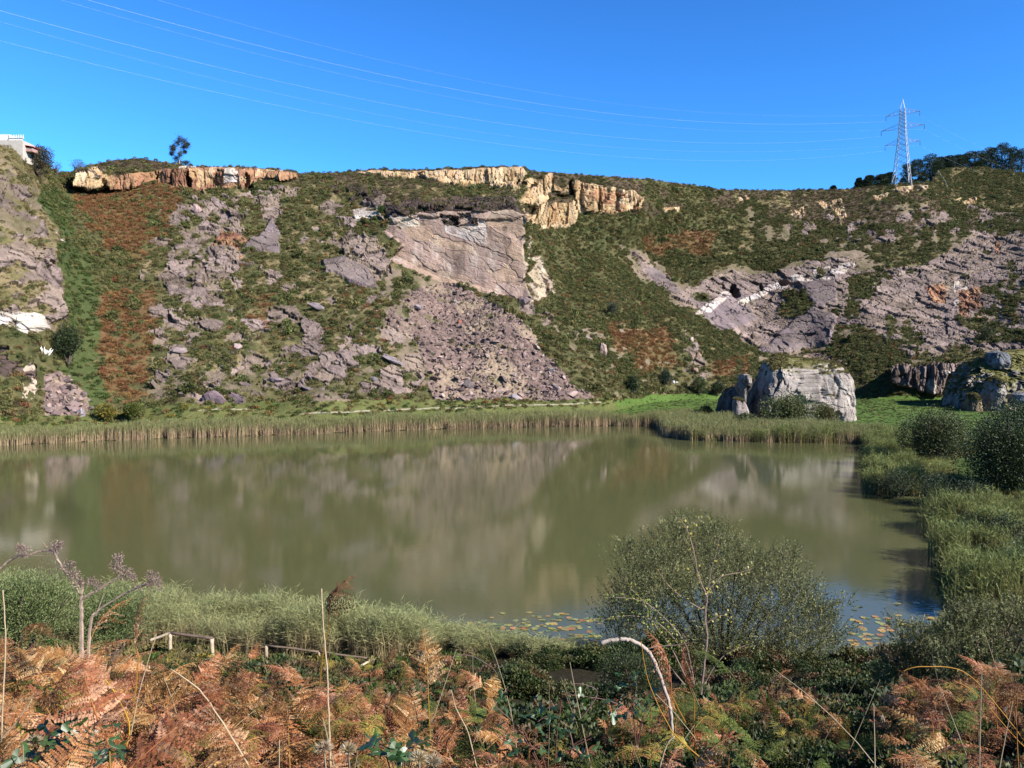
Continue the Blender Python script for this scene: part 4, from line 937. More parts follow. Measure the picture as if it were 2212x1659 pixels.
bush('bare_shrub', 'small leafless shrub in the notch of the skyline, right of the large brown-green one', 'bush', 112, 134, 345, 380, 262, 450, .4, [A(96, 84, 76)], 22, stems=12, wr=.2)
bush('dark_shrub', 'low dark shrub right of the foot of the pale-trunked ridge tree', 'bush', 392, 412, 345, 356, 300, 500, .4, DG, 23)
# pale-trunked tree on the ridge
cx, cy, cz = P(387, 354, 299); et = thing('eucalyptus_tree', 'slender pale-trunked tree with open crown alone on the skyline', 'tree', (cx, cy, cz))
def f():
    b = Buf()
    t = np.linspace(0, 1, 9); tr = np.stack([.25*np.sin(t*3), 0*t, t*8.6-.6], -1); b.tube(tr, np.linspace(.2, .05, 9), A(214, 196, 178), 7)
    return b.mesh('trunk', True)
obj('trunk', withrng(1, f), M_bark, et)
def f():
    b = Buf()
    for k in range(13):
        h_ = rng.uniform(.35, .85)*8.6; a = rng.uniform(0, 6.28); L_ = rng.uniform(1.2, 3.2)
        t = np.linspace(0, 1, 5)[:, None]; b.tube(np.array([.2, 0, h_])+np.array([math.cos(a)*L_, math.sin(a)*L_*.7, L_*.45])*t, np.linspace(.07, .02, 5), A(176, 158, 142), 4)
    return b.mesh('branch')
obj('branch', withrng(2, f), M_bark, et)
def f():
    b = Buf()
    for (lx, lz, rr__) in ((-1.8, 5.0, 1.3), (.6, 9.0, 1.5), (-.8, 8.0, 1.4), (2.2, 8.2, 1.4), (3.0, 6.6, 1.3), (1.2, 6.6, 1.3), (-2.6, 6.8, 1.1), (-3.0, 4.0, .9), (-1.2, 2.2, 1.5), (.8, 3.4, 1.3), (1.6, 4.8, .9), (-.4, 1.0, 1.5), (-2.4, 5.8, 1.1), (2.8, 7.6, .9)):
        n_ = 420; d = rng.normal(size=(n_, 3)); p = np.array([lx, rng.normal(0, 1), lz])+d*rr__*.42
        b.leaves(p, .42, .15, np.array([A(74, 80, 72), A(88, 92, 76), A(60, 68, 56)])[rng.integers(0, 3, n_)], rng.normal(size=(n_, 3))-[0, 0, .6])
    return b.mesh('crown')
obj('crown', withrng(3, f), M_leaf, et)
# pines behind the crest on the right
def pine(px_, pyb, pyt, wpx, D_, seed, label):
    c = P(px_, pyb, D_); H_ = (pyb-pyt)/FPX*D_; W_ = wpx/FPX*D_*1.38
    t = thing('pine_tree', label, 'tree', tuple(c), 'dark pines on the right skyline')
    def f():
        b = Buf(); nl = 26
        for k in range(nl):
            h_ = .08+.9*k/nl; w = W_/2*(1-max(0, h_-.45)/.62)**.7*rng.uniform(.6, 1.1)
            a = rng.uniform(0, 6.28); cc = np.array([math.cos(a)*w*.62, math.sin(a)*w*.62, H_*h_])
            n_ = 300; d = rng.normal(size=(n_, 3)); d /= np.linalg.norm(d, axis=1)[:, None]
            p = cc+d*rng.uniform(.5, 1, (n_, 1))*np.array([W_*.25, W_*.25, H_*.08])
            b.leaves(p, .6, .26, np.array([A(58, 76, 50), A(46, 62, 42), A(66, 84, 52)])[rng.integers(0, 3, n_)]*rng.uniform(.7, 1.2, (n_, 1)), d+[0, 0, .6])
        return b.mesh('crown')
    obj('crown', withrng(seed, f), M_leaf, t)
    def g():
        b = Buf(); b.tube([[0, 0, -2], [0.1, 0, H_*.5], [0, 0, H_*.92]], [.35, .22, .06], A(110, 88, 74), 6); return b.mesh('trunk')
    obj('trunk', withrng(seed, g), M_bark, t)
PN = [(1856, 408, 386, 14, 470, 'small lone pine on the skyline, leftmost of the row by the pylon'), (1879, 406, 380, 22, 470, 'low pine second from the left on the skyline by the pylon'),
 (1904, 404, 378, 26, 472, 'bushy pine left of the pylon, third from the left'), (1921, 402, 374, 24, 475, 'pine just behind the left leg of the pylon'), (1962, 400, 356, 26, 480, 'pine seen through the right leg of the pylon'),
 (1984, 400, 346, 34, 482, 'tall pine right of the pylon, its left half lit'), (2008, 400, 336, 36, 484, 'tallest pine of the clump right of the pylon'), (2026, 400, 348, 30, 484, 'dark pine at the right end of the clump beside the pylon'),
 (2048, 368, 338, 22, 515, 'small pine standing apart between the two clumps'), (2072, 368, 336, 30, 518, 'round pine at the left end of the right-hand clump'), (2094, 368, 330, 34, 520, 'second pine of the right-hand clump'),
 (2118, 368, 328, 34, 520, 'third pine of the right-hand clump, broad and flat'), (2140, 368, 320, 26, 522, 'narrow pine left of the gap in the right-hand clump'), (2164, 372, 312, 30, 522, 'tall pointed pine right of the gap'),
 (2184, 374, 320, 28, 522, 'pointed pine second from the right edge'), (2206, 378, 324, 32, 524, 'pine cut by the right edge of the picture'), (1800, 410, 402, 8, 452, 'tiny pine on the skyline far left of the pylon')]
for k_, (a, b_, c, d, e, lab) in enumerate(PN): pine(a, b_, c, d, e, 300+k_, lab)
for k_, (a, b_, c, d, e) in enumerate([(2030, 372, 340, 26, 560), (2240, 384, 330, 34, 526), (2275, 388, 334, 34, 528)]): pine(a, b_, c, d, e, 340+k_, ['half-hidden pine behind the gap between the clumps', 'outer pine right of the clump on the skyline', 'outermost pine right of the clump on the skyline'][k_])

# ------------------------------------------------------------------ the pylon and its cables
PYD = 434.; pc = PV(1948, 397, PYD); pc.z -= .6
py_ = thing('power_pylon', 'tall galvanised lattice pylon with three pairs of arms on the right skyline', 'pylon', tuple(pc))
av = np.array([.80, -.60, 0]); bv = np.array([.60, .80, 0]); SC = A(208, 212, 220, .6)
hz = [0, 6, 26, 38, 40.5]; hw = [4.2, 3.6, 1.75, 1.15, 1.05]
def hwid(z): return np.interp(z, hz, hw)
def corner(k, z):
    s1, s2 = ((-1, -1), (1, -1), (1, 1), (-1, 1))[k % 4]; w = hwid(z); return av*s1*w+bv*s2*w+np.array([0, 0, z])
for k in range(4):
    b = Buf(); b.tube([corner(k, z) for z in (0, 6, 26, 40.5)], .2, SC, 4); obj('leg', b.mesh('leg'), M_steel, py_)
b = Buf(); lv = [6.0]
while lv[-1] < 39: lv.append(min(40.5, lv[-1]+hwid(lv[-1])*1.0+.5))
for i_ in range(len(lv)-1):
    for k in range(4):
        b.tube([corner(k, lv[i_]), corner(k+1, lv[i_+1])], .10, SC, 3); b.tube([corner(k+1, lv[i_]), corner(k, lv[i_+1])], .10, SC, 3)
for z in (6, 21, 28, 31, 37, 40.5):
    for k in range(4): b.tube([corner(k, z), corner(k+1, z)], .07, SC, 3)
for k in range(4):
    m_ = (corner(k, 6)+corner(k+1, 6))/2
    b.tube([corner(k, 0), m_], .09, SC, 3); b.tube([corner(k+1, 0), m_], .09, SC, 3); b.tube([corner(k, 3), (corner(k, 0)+m_)/2], .06, SC, 3); b.tube([corner(k+1, 3), (corner(k+1, 0)+m_)/2], .06, SC, 3)
obj('lattice', b.mesh('lattice'), M_steel, py_)
b = Buf()
for k in range(4): b.tube([corner(k, 40.5), [0, 0, 45.6]], .08, SC, 3)
for k in range(4): b.tube([(corner(k, 40.5)*.5+np.array([0, 0, 45.6])*.5), (corner(k+1, 40.5)*.5+np.array([0, 0, 45.6])*.5)], .05, SC, 3)
obj('peak', b.mesh('peak'), M_steel, py_)
tips = {}
for nm_, z, La in (('top', 37.5, 8.3), ('mid', 30., 10.6), ('low', 21.8, 8.6)):
    for sgn in (-1, 1):
        b = Buf(); tip = av*sgn*La+np.array([0, 0, z+.3])
        for s2 in (-1, 1):
            w = hwid(z); rt = av*sgn*w+bv*s2*w+np.array([0, 0, z]); ru = av*sgn*hwid(z+3)+bv*s2*hwid(z+3)+np.array([0, 0, z+2.6])
            b.tube([rt, tip], .09, SC*.8, 3); b.tube([ru, tip], .09, SC*.8, 3)
            for t in (.3, .6): b.tube([rt*(1-t)+tip*t, ru*(1-t)+tip*t], .05, SC*.8, 3)
        arm_ = obj('cross_arm', b.mesh('cross_arm'), M_steel, py_)
        b = Buf(); b.tube([tip, tip-[0, 0, 2.6]], .1, A(90, 70, 60), 5)
        for t in np.linspace(.2, 2.4, 8): b.tube([tip-[0, 0, t], tip-[0, 0, t+.1]], .17, A(110, 84, 72), 6)
        obj('insulator', b.mesh('insulator'), M_steel, arm_)
        tips[(nm_, sgn)] = np.array(pc)+tip-[0, 0, 2.6]
b = Buf(); b.box((0, 0, .1), (12, 12, .5), A(150, 146, 140)); 
M_cable = col_mat('aluminium_cable', .4, .5, 1, .03, flat=tuple(A(240, 240, 245, .55)))
CB = {('mid', -1): ('bright cable running from the left middle arm of the pylon', [(0, 25), (305, 104), (609, 175), (1123, 272), (1356, 300), (1595, 310), (1860, 296)], .011),
      ('low', 1): ('faint cable running from the right lowest arm of the pylon', [(0, 51), (305, 130), (609, 198), (1123, 297), (1356, 321), (1542, 330), (1860, 317)], .006),
      ('low', -1): ('lowest of the cables, running from the left lowest arm of the pylon', [(0, 89), (305, 162), (609, 229), (1123, 317), (1356, 339), (1568, 348), (1860, 331)], .009),
      ('top', -1): ('brightest cable, running from the left top arm of the pylon', [(178, 0), (406, 58), (711, 132), (1123, 218), (1356, 250), (1674, 270), (1870, 260)], .013),
      ('mid', 1): ('faint cable running from the right middle arm of the pylon', [(117, 0), (406, 76), (711, 150), (1123, 234), (1568, 287), (1870, 279)], .006),
      ('top', 1): ('faint uppermost cable, running from the right top arm of the pylon', [(330, 0), (508, 48), (812, 124), (1123, 190), (1356, 228), (1701, 254), (1870, 246)], .006)}
dv_ = np.array([-.70, -.714])
for key, (lab, pts, rad) in CB.items():
    T0 = tips[key]; tt_ = []; zz_ = []
    for (a, c) in pts:
        u = P(a, c, 1.); k = u[0]/u[1]; t = (k*T0[1]-T0[0])/(dv_[0]-k*dv_[1]); yy = T0[1]+t*dv_[1]; tt_.append(t); zz_.append(P(a, c, yy)[2])
    tt_ = np.array(tt_); M_ = np.stack([tt_, tt_**2, tt_**3*0.01], -1); co = np.linalg.lstsq(M_, np.array(zz_)-T0[2], rcond=None)[0]
    t = np.linspace(0, 470, 140); z = T0[2]+co[0]*t+co[1]*t*t+co[2]*.01*t**3
    b = Buf(); o_ = T0; b.tube(np.stack([dv_[0]*t, dv_[1]*t, z-T0[2]], -1), rad, (1, 1, 1), 5, cap=False)
    o = obj('power_cable', b.mesh('power_cable', True), M_cable, label=lab, category='cable', group='cables strung from the pylon'); o.location = T0
for key, ex in ((('top', 1), 12), (('mid', 1), 10), (('low', 1), 14)):
    T0 = tips[key]; t = np.linspace(0, 300, 40); z = -.03*t+.0002*t*t
    b = Buf(); b.tube(np.stack([.75*t, .66*t, z], -1), .012, (1, 1, 1), 5, cap=False)
    o = obj('power_cable', b.mesh('power_cable', True), M_cable, label='cable leaving the right %s arm of the pylon away from the lake' % dict(top='top', mid='middle', low='lowest')[key[0]], category='cable', group='cables leading away behind the pylon'); o.location = T0

# ------------------------------------------------------------------ white terrace on the left skyline
hc = P(49, 318, 226); ho = thing('white_terrace', 'white-walled terrace with balustrade perched at the top left corner of the slope', 'terrace', tuple(hc))
pm = 226/FPX; WH = A(236, 232, 228, .62)
def hbx(nm, x0, x1, y0, y1, d0, d1, c, mat=M_paint, par=ho):
    b = Buf(); b.box(((x0+x1)/2*pm, (d0+d1)/2, -(y0+y1)/2*pm), ((x1-x0)*pm, d1-d0, (y1-y0)*pm), c); return obj(nm, b.mesh(nm), mat, par)
hbx('retaining_wall', -260, 0, -15, 30, 0, 9, A(206, 196, 184, .55)); hbx('house_wall', -260, -30, -28, -15, .3, 8, WH)
hbx('parapet', -30, -1, -19, -15, .05, .35, WH)
hbx('coping', -30, 1, -20.2, -19, -.1, .5, WH)
for xx in range(-30, 1, 5): hbx('baluster', xx, xx+1.3, -27, -20.2, .1, .3, WH)
hbx('handrail', -30, 1, -23.5, -22.6, .12, .28, WH)
b = Buf(); b.add([(0, 1, .9), (2.2, 1, .5), (2.2, 4, .5), (0, 4, .9), (0, 1, .8), (2.2, 1, .4), (2.2, 4, .4), (0, 4, .8)], [[0, 1, 2, 3], [7, 6, 5, 4], [0, 4, 5, 1], [1, 5, 6, 2]], A(176, 40, 56)); obj('awning', b.mesh('awning'), M_paint, ho)
hbx('shed_wall', 0, 14, -2, 6, 1.4, 4, A(210, 170, 160))
# pampas grass
p_, n_ = hill_at(98, 782); pg = thing('pampas_grass', 'clump of pampas grass with white plumes on the left slope', 'plant', tuple(p_+Vector((0, -.8, 0))))
b = withrng(5, lambda: None); b = Buf()
rg = np.random.default_rng(3); n_ = 260; d = rg.normal(size=(n_, 3))*[1, 1, .2]+[0, 0, 1]; keep = rng; rng = rg
b.leaves(np.zeros((n_, 3)), rg.uniform(1., 1.9, n_), .05, A(140, 150, 84), d); rng = keep; obj('leaf_tuft', b.mesh('leaf_tuft'), M_leaf, pg)
for k in range(17):
    a = -.55+1.35*k/16; H_ = rg.uniform(2.5, 3.4); e = np.array([math.sin(a)*H_, rg.normal(0, .3), math.cos(a)*H_])
    b = Buf(); b.tube([[0, 0, 0], e*.6], .025, A(206, 190, 130), 4); t = np.linspace(0, 1, 6)[:, None]; b.tube(e*.58+(e*.42)*t, [.03, .13, .17, .14, .08, .02], A(250, 242, 226, .62), 6); obj('plume', b.mesh('plume'), M_paint, pg)
# fence posts on the skyline
rf = thing('ridge_fence', 'thin post-and-wire fence on the skyline right of the golden cliff', 'fence', (0, 0, 0)); wp = []
for k, xx in enumerate(range(1322, 1440, 9)):
    yy = float(np.interp(xx, RIDGE[:, 0], RIDGE[:, 1])); c = P(xx, yy+1.2, hillD(xx, yy)+1.5)
    b = Buf(); b.box((c[0], c[1], c[2]+.5), (.2, .2, 1.6), A(180, 160, 140)); obj('post', b.mesh('post'), M_wood, rf); wp.append(c+[0, 0, 1.1])
b = Buf(); b.tube(wp, .02, A(160, 150, 150), 4); obj('wire', b.mesh('wire'), M_steel, rf)
rf = thing('hill_fence', 'pale fence running down the hill beside the dark pines on the right', 'fence', (0, 0, 0)); wp = []
for k in range(9):
    xx = 2026+2.5*k; yy = 372+4.2*k; p_, n_ = hill_at(xx, yy); c = np.array(p_)
    b = Buf(); b.box((c[0], c[1]-.4, c[2]+.7), (.22, .22, 1.8), A(196, 190, 176)); obj('post', b.mesh('post'), M_wood, rf); wp.append(c+[0, -.4, 1.4])
b = Buf(); b.tube(wp, .06, A(190, 186, 176), 4); obj('wire', b.mesh('wire'), M_steel, rf)

r, q, s = land_pts(9000, -70, 25, 24, 42, 24)
m = (s > 2.5) & (bear(q) < 1050) & (r.random(len(q)) < .8)
put('fence_side_grass', q[m], r, .25, .62, mixidx(r, m.sum(), dict(s=4, o=3, n=3, y=.4)), hillp, dz=-.03, sz=.9)
# ------------------------------------------------------------------ the near bank
WGn = [A(150, 154, 98), A(118, 126, 72), A(172, 172, 118), A(104, 112, 62)]
def willow(name, label, cat, base, lobes_, D_, ntw, nl, L_, pal, seed, tl=(.6, 1.4)):
    """lobes_: (bearing, elevation, radius px) of the masses of the crown; built of upward twigs carrying leaves"""
    o0 = P(base[0], base[1], D_); t = thing(name, label, cat, tuple(o0)); pal = np.array(pal)
    def f():
        b = Buf(); w = np.array([l[2]**2 for l in lobes_], float)*rng.uniform(.5, 1.5, len(lobes_)); k = rng.choice(len(lobes_), ntw, p=w/w.sum())
        c = np.array([P(l[0], l[1], D_+(l[3] if len(l) > 3 else 0))-o0 for l in lobes_])[k]; R_ = np.array([l[2] for l in lobes_])[k]/FPX*D_
        d = rng.normal(size=(ntw, 3)); d /= np.linalg.norm(d, axis=1)[:, None]
        p0 = c+d*(R_*rng.uniform(.25, .85, ntw))[:, None]; p0[:, 2] = np.maximum(p0[:, 2], .1)
        dr = d*[.6, .6, .3]+[0, 0, .75]+rng.normal(0, .25, (ntw, 3)); dr /= np.linalg.norm(dr, axis=1)[:, None]; TL = rng.uniform(*tl, ntw)*np.clip(R_/1.4, .5, 1)
        # the twigs
        a = np.cross(dr, [0, 1, 0]); a /= np.linalg.norm(a, axis=1)[:, None]; e_ = p0+dr*TL[:, None]
        V = np.stack([p0-a*.005, p0+a*.005, e_], 1).reshape(-1, 3); b.add(V, np.arange(3*ntw).reshape(-1, 3), A(120, 108, 84))
        u = rng.uniform(.08, 1, (ntw, nl)); pts = (p0[:, None]+dr[:, None]*(TL[:, None]*u)[..., None]).reshape(-1, 3)
        dd = np.repeat(dr, nl, axis=0)*.9+rng.normal(0, .55, (ntw*nl, 3)); cc = pal[rng.integers(0, len(pal), ntw)]*rng.uniform(.75, 1.25, (ntw, 1)); cc = np.repeat(cc, nl, axis=0)*rng.uniform(.8, 1.25, (ntw*nl, 1))
        b.leaves(pts, L_*rng.uniform(.6, 1.25, len(pts)), L_*.3, cc, dd); return b.mesh('crown')
    obj('crown', withrng(seed, f), M_willow, t)
    def g():
        b = Buf()
        for l in lobes_:
            e = P(l[0], l[1], D_+(l[3] if len(l) > 3 else 0))-o0; s_ = np.linspace(0, 1, 7)[:, None]
            b.tube(e*s_*[1, 1, 1]+np.array([0, 0, .12*np.linalg.norm(e)])*np.sin(s_*math.pi)+rng.normal(0, .05, (7, 3))*s_+np.array([0, 0, -.4])*(1-s_), np.linspace(.07, .015, 7), A(128, 114, 98), 5)
        return b.mesh('branches')
    obj('branches', withrng(seed+1, g), M_bark, t); return t
willow('willow_tree', 'large grey-green willow standing in the water edge at the near right', 'tree', (1560, 1462),
    [(1385, 1225, 62), (1440, 1195, 62), (1500, 1185, 62), (1560, 1200, 56), (1622, 1232, 50), (1690, 1232, 48), (1722, 1280, 50), (1765, 1322, 46), (1795, 1360, 44), (1370, 1290, 66), (1430, 1280, 80, -1), (1510, 1280, 84, -1), (1590, 1285, 84, -1), (1670, 1310, 84, -1), (1740, 1370, 76, -.5),
     (1345, 1350, 62), (1400, 1370, 74, -.5), (1480, 1370, 80, -1), (1560, 1380, 84, -1), (1640, 1390, 84, -1), (1710, 1415, 74, -.5), (1780, 1410, 56), (1340, 1400, 50), (1450, 1430, 70), (1560, 1440, 70), (1660, 1440, 70), (1468, 1140, 30), (1540, 1150, 26), (1700, 1196, 26), (1350, 1190, 26), (1600, 1180, 24), (1820, 1300, 24)], 37, 5200, 22, .105, WGn, 60)
bush('willow_bush', 'low dark willow bush under the white arching branch', 'bush', 1270, 1470, 1405, 1520, 24, 12000, .075, [A(88, 98, 58), A(70, 82, 46)], 61, mat=M_willow, spire=.2, lobes=10, wr=.3)
willow('willow_bush', 'silvery willow shrub with thin upright twigs beside the lily pads, near right', 'bush', (1975, 1500), [(1925, 1440, 40), (1960, 1400, 40), (1990, 1370, 36), (2020, 1400, 44), (1970, 1450, 50), (2030, 1450, 50), (1905, 1480, 36), (1935, 1350, 16)], 26, 900, 20, .08, WGn, 62, (.4, .9))
willow('willow_bush', 'silvery willow thicket cut by the right edge above the dead bracken', 'bush', (2140, 1490), [(2060, 1370, 44), (2090, 1335, 44), (2140, 1345, 50), (2190, 1330, 50), (2240, 1350, 50), (2060, 1430, 54), (2120, 1410, 60), (2180, 1420, 60), (2240, 1420, 60), (2090, 1470, 56), (2160, 1470, 60), (2230, 1470, 60)], 24, 1900, 20, .08, WGn, 63, (.4, .9))
bush('willow_bush', 'green willow bush on the right bank at the frame edge, above the silvery thicket', 'bush', 2110, 2300, 1165, 1330, 50, 14000, .14, [A(112, 130, 76), A(92, 110, 62)], 64, spire=.4, lobes=12, wr=.3)
for (a, b_, c, d, D_, n_), lab in zip(BANK, ('added dark bush at the tip of the shaded bank below the round willow', 'broad added dark bush in the middle of the shaded bank below the round willow', 'added dark bush at the foot of the big alder, over the shaded bank',
        'added dark bush leaning over the shaded inlet on the right', 'added dark thicket behind the shaded inlet at the right edge', 'added dark bush at the waterline below the shaded inlet', 'added dark leafy bush at the frame edge below the shaded inlet', 'narrow added dark bush standing in the reeds left of the round willow')):
    bush('bank_shade_bush', lab, 'bush', a, b_, c, d, D_, 5200, .17, [A(66, 84, 46), A(56, 70, 40), A(84, 98, 58)], 400+n_, lobes=10, spire=.2, wr=.4)  # dark-leaved bushes added in place of the shadowed gaps along the bank
bush('herb_clump', 'pale green leafy herbs at the left edge behind the dead gorse heads', 'plant', -120, 200, 1236, 1400, 17, 26000, .06, [A(132, 148, 84), A(112, 130, 70), A(150, 158, 104)], 67, spire=.9, lobes=24, wr=.34, up=.8)
bush('herb_clump', 'green leafy herbs right of the dead gorse, above the little fence', 'plant', 130, 350, 1275, 1400, 18, 14000, .06, [A(136, 150, 92), A(110, 126, 70)], 68, spire=.9, lobes=18, wr=.34, up=.8)

def blade(seed, L0, pal, droop=.5, curl=.3, npin=14, K=11):
    """one bracken frond: rachis with pinnae, each cut into pinnules"""
    def f():
        b = Buf(); t = np.linspace(0, 1, 12)
        rise = rng.uniform(.5, 1.0); side = rng.uniform(-.25, .25)
        x_ = L0*(t-.25*t*t*droop); z_ = L0*(rise*t*.6-droop*t*t*.75); y_ = L0*side*t*t
        R = np.stack([x_, y_, z_], -1); pal_ = np.array(pal)
        b.tube(R, np.linspace(.0055, .0015, 12), pal_[0]*np.array([1.15, 1.1, .8]), 4, cap=False)
        for i_ in range(npin):
            u = .16+.82*(i_/npin); c = np.array([np.interp(u, t, R[:, k]) for k in range(3)])
            tg = np.array([np.interp(min(u+.05, 1), t, R[:, k]) for k in range(3)])-c; tg /= np.linalg.norm(tg)+1e-9
            lat = np.cross(tg, [0, 0, 1]); lat /= np.linalg.norm(lat)+1e-9; nrm = np.cross(lat, tg)
            for sg in (-1, 1):
                l = L0*.36*(1-u)**.75*rng.uniform(.75, 1.1)*(1 if u > .22 else .8)
                if l < .02: continue
                d0 = lat*sg+tg*.45+nrm*rng.normal(0, .25*curl); d0 /= np.linalg.norm(d0); dn = -nrm*rng.uniform(0, 1.5)*curl-np.array([0, 0, .5])*rng.uniform(0, 1)*curl
                s = np.linspace(.06, 1, K); ax = c+(d0*s[:, None]+dn*(s**2)[:, None])*l
                axd = np.gradient(ax, axis=0); axd /= np.linalg.norm(axd, axis=1)[:, None]+1e-9
                pn = np.cross(axd, nrm+rng.normal(0, .3*curl, 3)); pn /= np.linalg.norm(pn, axis=1)[:, None]+1e-9
                ll = l*.17*(1.1-s)**.5+.003
                cc = pal_[rng.integers(0, len(pal_))]*rng.uniform(.75, 1.2)
                b.tube(ax[[0, K//2, K-1]], [.002, .0015, .0008], cc*.9, 3, cap=False)
                for s2 in (-1, 1):
                    dd = pn*s2+axd*.5+rng.normal(0, .28*curl, (K, 3))
                    b.leaves(ax, ll, l/K*1.15, cc*rng.uniform(.85, 1.15, (K, 1)), dd, flat=nrm)
        return b
    return withrng(seed, f)
RU = [A(214, 152, 100), A(182, 120, 74), A(234, 184, 136)]; BRN = [A(160, 106, 68), A(116, 78, 50), A(188, 136, 94)]; YG = [A(176, 158, 74), A(146, 138, 64), A(186, 140, 80)]; GN = [A(104, 122, 54), A(86, 108, 46), A(130, 136, 62)]
FR = []
for k in range(5): FR.append(blade(700+k, .95, RU, .6, .45))
for k in range(3): FR.append(blade(710+k, .8, BRN, .9, .9))
for k in range(3): FR.append(blade(720+k, .9, YG, .7, .5))
for k in range(3): FR.append(blade(730+k, .9, GN, .6, .25))
FM = [b.mesh('frond') for b in FR]
for m_ in FM: m_.materials.append(M_fern)
frp = protos([m_.copy() for m_ in FM], M_fern)
def fkind(r, n, xb, D_):
    """which kind grows here: rust on the left and far right, greener right of the middle"""
    g = np.interp(xb, [0, 900, 1150, 1400, 1800, 1900, 2000, 2212], [.08, .12, .3, .45, .45, .4, .14, .12])
    u = r.random(n); o = np.where(u < g*.55, 11+r.integers(0, 3, n), np.where(u < g*1.1, 8+r.integers(0, 3, n), np.where(r.random(n) < .3, 5+r.integers(0, 3, n), r.integers(0, 5, n))))
    return o
def fern_pts(n, y0, y1, seed):
    r = np.random.default_rng(seed); Y_ = y0+(y1-y0)*r.random(n)**.8; xb = r.uniform(-260, 2470, n); X_ = (xb-1106)/FPX*Y_
    return r, X_, Y_, xb
# canopy height above the soil at each bearing, so the thicket keeps its hollows
def cap_z(xb, Y_, z):
    sk = np.interp(xb, [-200, 100, 330, 450, 600, 700, 860, 900, 1010, 1060, 1290, 1400, 1500, 1640, 1760, 1850, 1930, 2000, 2212], [1330, 1335, 1350, 1400, 1425, 1395, 1420, 1480, 1430, 1400, 1490, 1440, 1400, 1440, 1480, 1540, 1480, 1430, 1420])
    py_ = np.interp(Y_, [2.6, 5, 9, 11], [1650, 1560, 1440, 1300])
    return np.minimum(z, 15-Y_*(np.maximum(np.maximum(sk, py_), sk+(py_-1300)*.25)-780)/1736)
def canopy(xb, Y_):
    h_ = np.interp(xb, [-200, 150, 330, 600, 700, 860, 900, 1060, 1100, 1290, 1380, 1500, 1640, 1760, 1850, 1930, 2000, 2212], [1.75, 1.7, 1.5, 1.15, 1.1, .95, .5, 1.1, .65, .5, .85, 1.15, .95, .75, .45, .6, 1.0, 1.1])
    return h_*np.interp(Y_, [2, 3, 5, 9, 12, 15], [.55, .75, .95, 1.05, 1.0, .6])
r, X_, Y_, xb = fern_pts(10500, 2.6, 14.5, 31)
wv = fbm(np.stack([X_/1.3, Y_/1.3, 0*X_], -1), 3, 91)
keep_ = (r.random(len(X_)) < np.clip(.68+wv*2.2, .03, 1)*np.interp(Y_, [2.6, 6, 14], [.35, .7, 1.]))
X_, Y_, xb, wv = X_[keep_], Y_[keep_], xb[keep_], wv[keep_]; n_ = len(X_)
ch = canopy(xb, Y_)*(1+.25*wv); zz = ground_z(X_, Y_)+ch*r.uniform(.25, 1., n_)-.12; zz = cap_z(xb, Y_, zz)-.12-.2*r.random(n_)
scatter('bracken_thicket', np.c_[X_, Y_, zz], np.c_[r.normal(0, .85, (n_, 2)), r.uniform(0, 6.28, n_)], r.uniform(.35, .8, n_), fkind(r, n_, xb, Y_), frp)
print('bracken', n_)
r, X_, Y_, xb = fern_pts(4200, 13, 35, 34)
wv = fbm(np.stack([X_/2., Y_/2., 0*X_], -1), 3, 93); kk_ = (xb < 1000) & (lake_s(X_, Y_) > 3.5) & (r.random(len(X_)) < np.clip(.8+wv, .1, 1)) & ((Y_ > 31) | (Y_ > 13)) & ~((np.abs(xb-600) < 60) & (Y_ > 29))
X_, Y_, xb, wv = X_[kk_], Y_[kk_], xb[kk_], wv[kk_]; n_ = len(X_)
idm = np.where(r.random(n_) < .5, r.integers(8, 14, n_), r.integers(0, 8, n_))
scatter('bracken_slope', np.c_[X_, Y_, ground_z(X_, Y_)+r.uniform(.1, .75, n_)*np.interp(Y_, [13, 30, 35], [1.1, 1, .55])], np.c_[r.normal(0, .6, (n_, 2)), r.uniform(0, 6.28, n_)], r.uniform(.7, 1.25, n_), idm, frp)
# dark low brambles under and beyond the bracken
brm = [tuft(900, .55, .5, .075, .05, pl, seed=150+k) for k, pl in enumerate(([A(84, 104, 48), A(66, 86, 40)], [A(72, 88, 44), A(58, 72, 36)], [A(110, 112, 58), A(90, 96, 48)], [A(128, 96, 62), A(104, 84, 54)]))]
brp = protos(brm, M_leaf)
r, X_, Y_, xb = fern_pts(5200, 2.5, 38, 33)
Y_ = 2.5+35*r.random(len(X_))**.75; X_ = (xb-1106)/FPX*Y_; s = lake_s(X_, Y_); keep_ = (s > 1.) & ((Y_ < 33) | (xb > 1000)); X_, Y_, xb = X_[keep_], Y_[keep_], xb[keep_]; n_ = len(X_)
bn_ = fbm(np.stack([X_/2.2, Y_/2.2, 0*X_], -1), 3, 92)*2; kk_ = (Y_ < 12) | (bn_ > -.25) | (xb < 950); X_, Y_, xb, bn_ = X_[kk_], Y_[kk_], xb[kk_], bn_[kk_]; n_ = len(X_)
hh = np.where(Y_ < 14, .3, r.uniform(0, .5, n_))
scatter('bramble_undergrowth', np.c_[X_, Y_, ground_z(X_, Y_)+hh*.4], yaw(n_, .3), np.where(Y_ < 14, .6, 1.0)*r.uniform(.5, 1.3, n_)*(1+.6*bn_), np.where(r.random(n_) < np.where(xb < 1000, .45, .15), 3, r.integers(0, 3, n_)), brp)
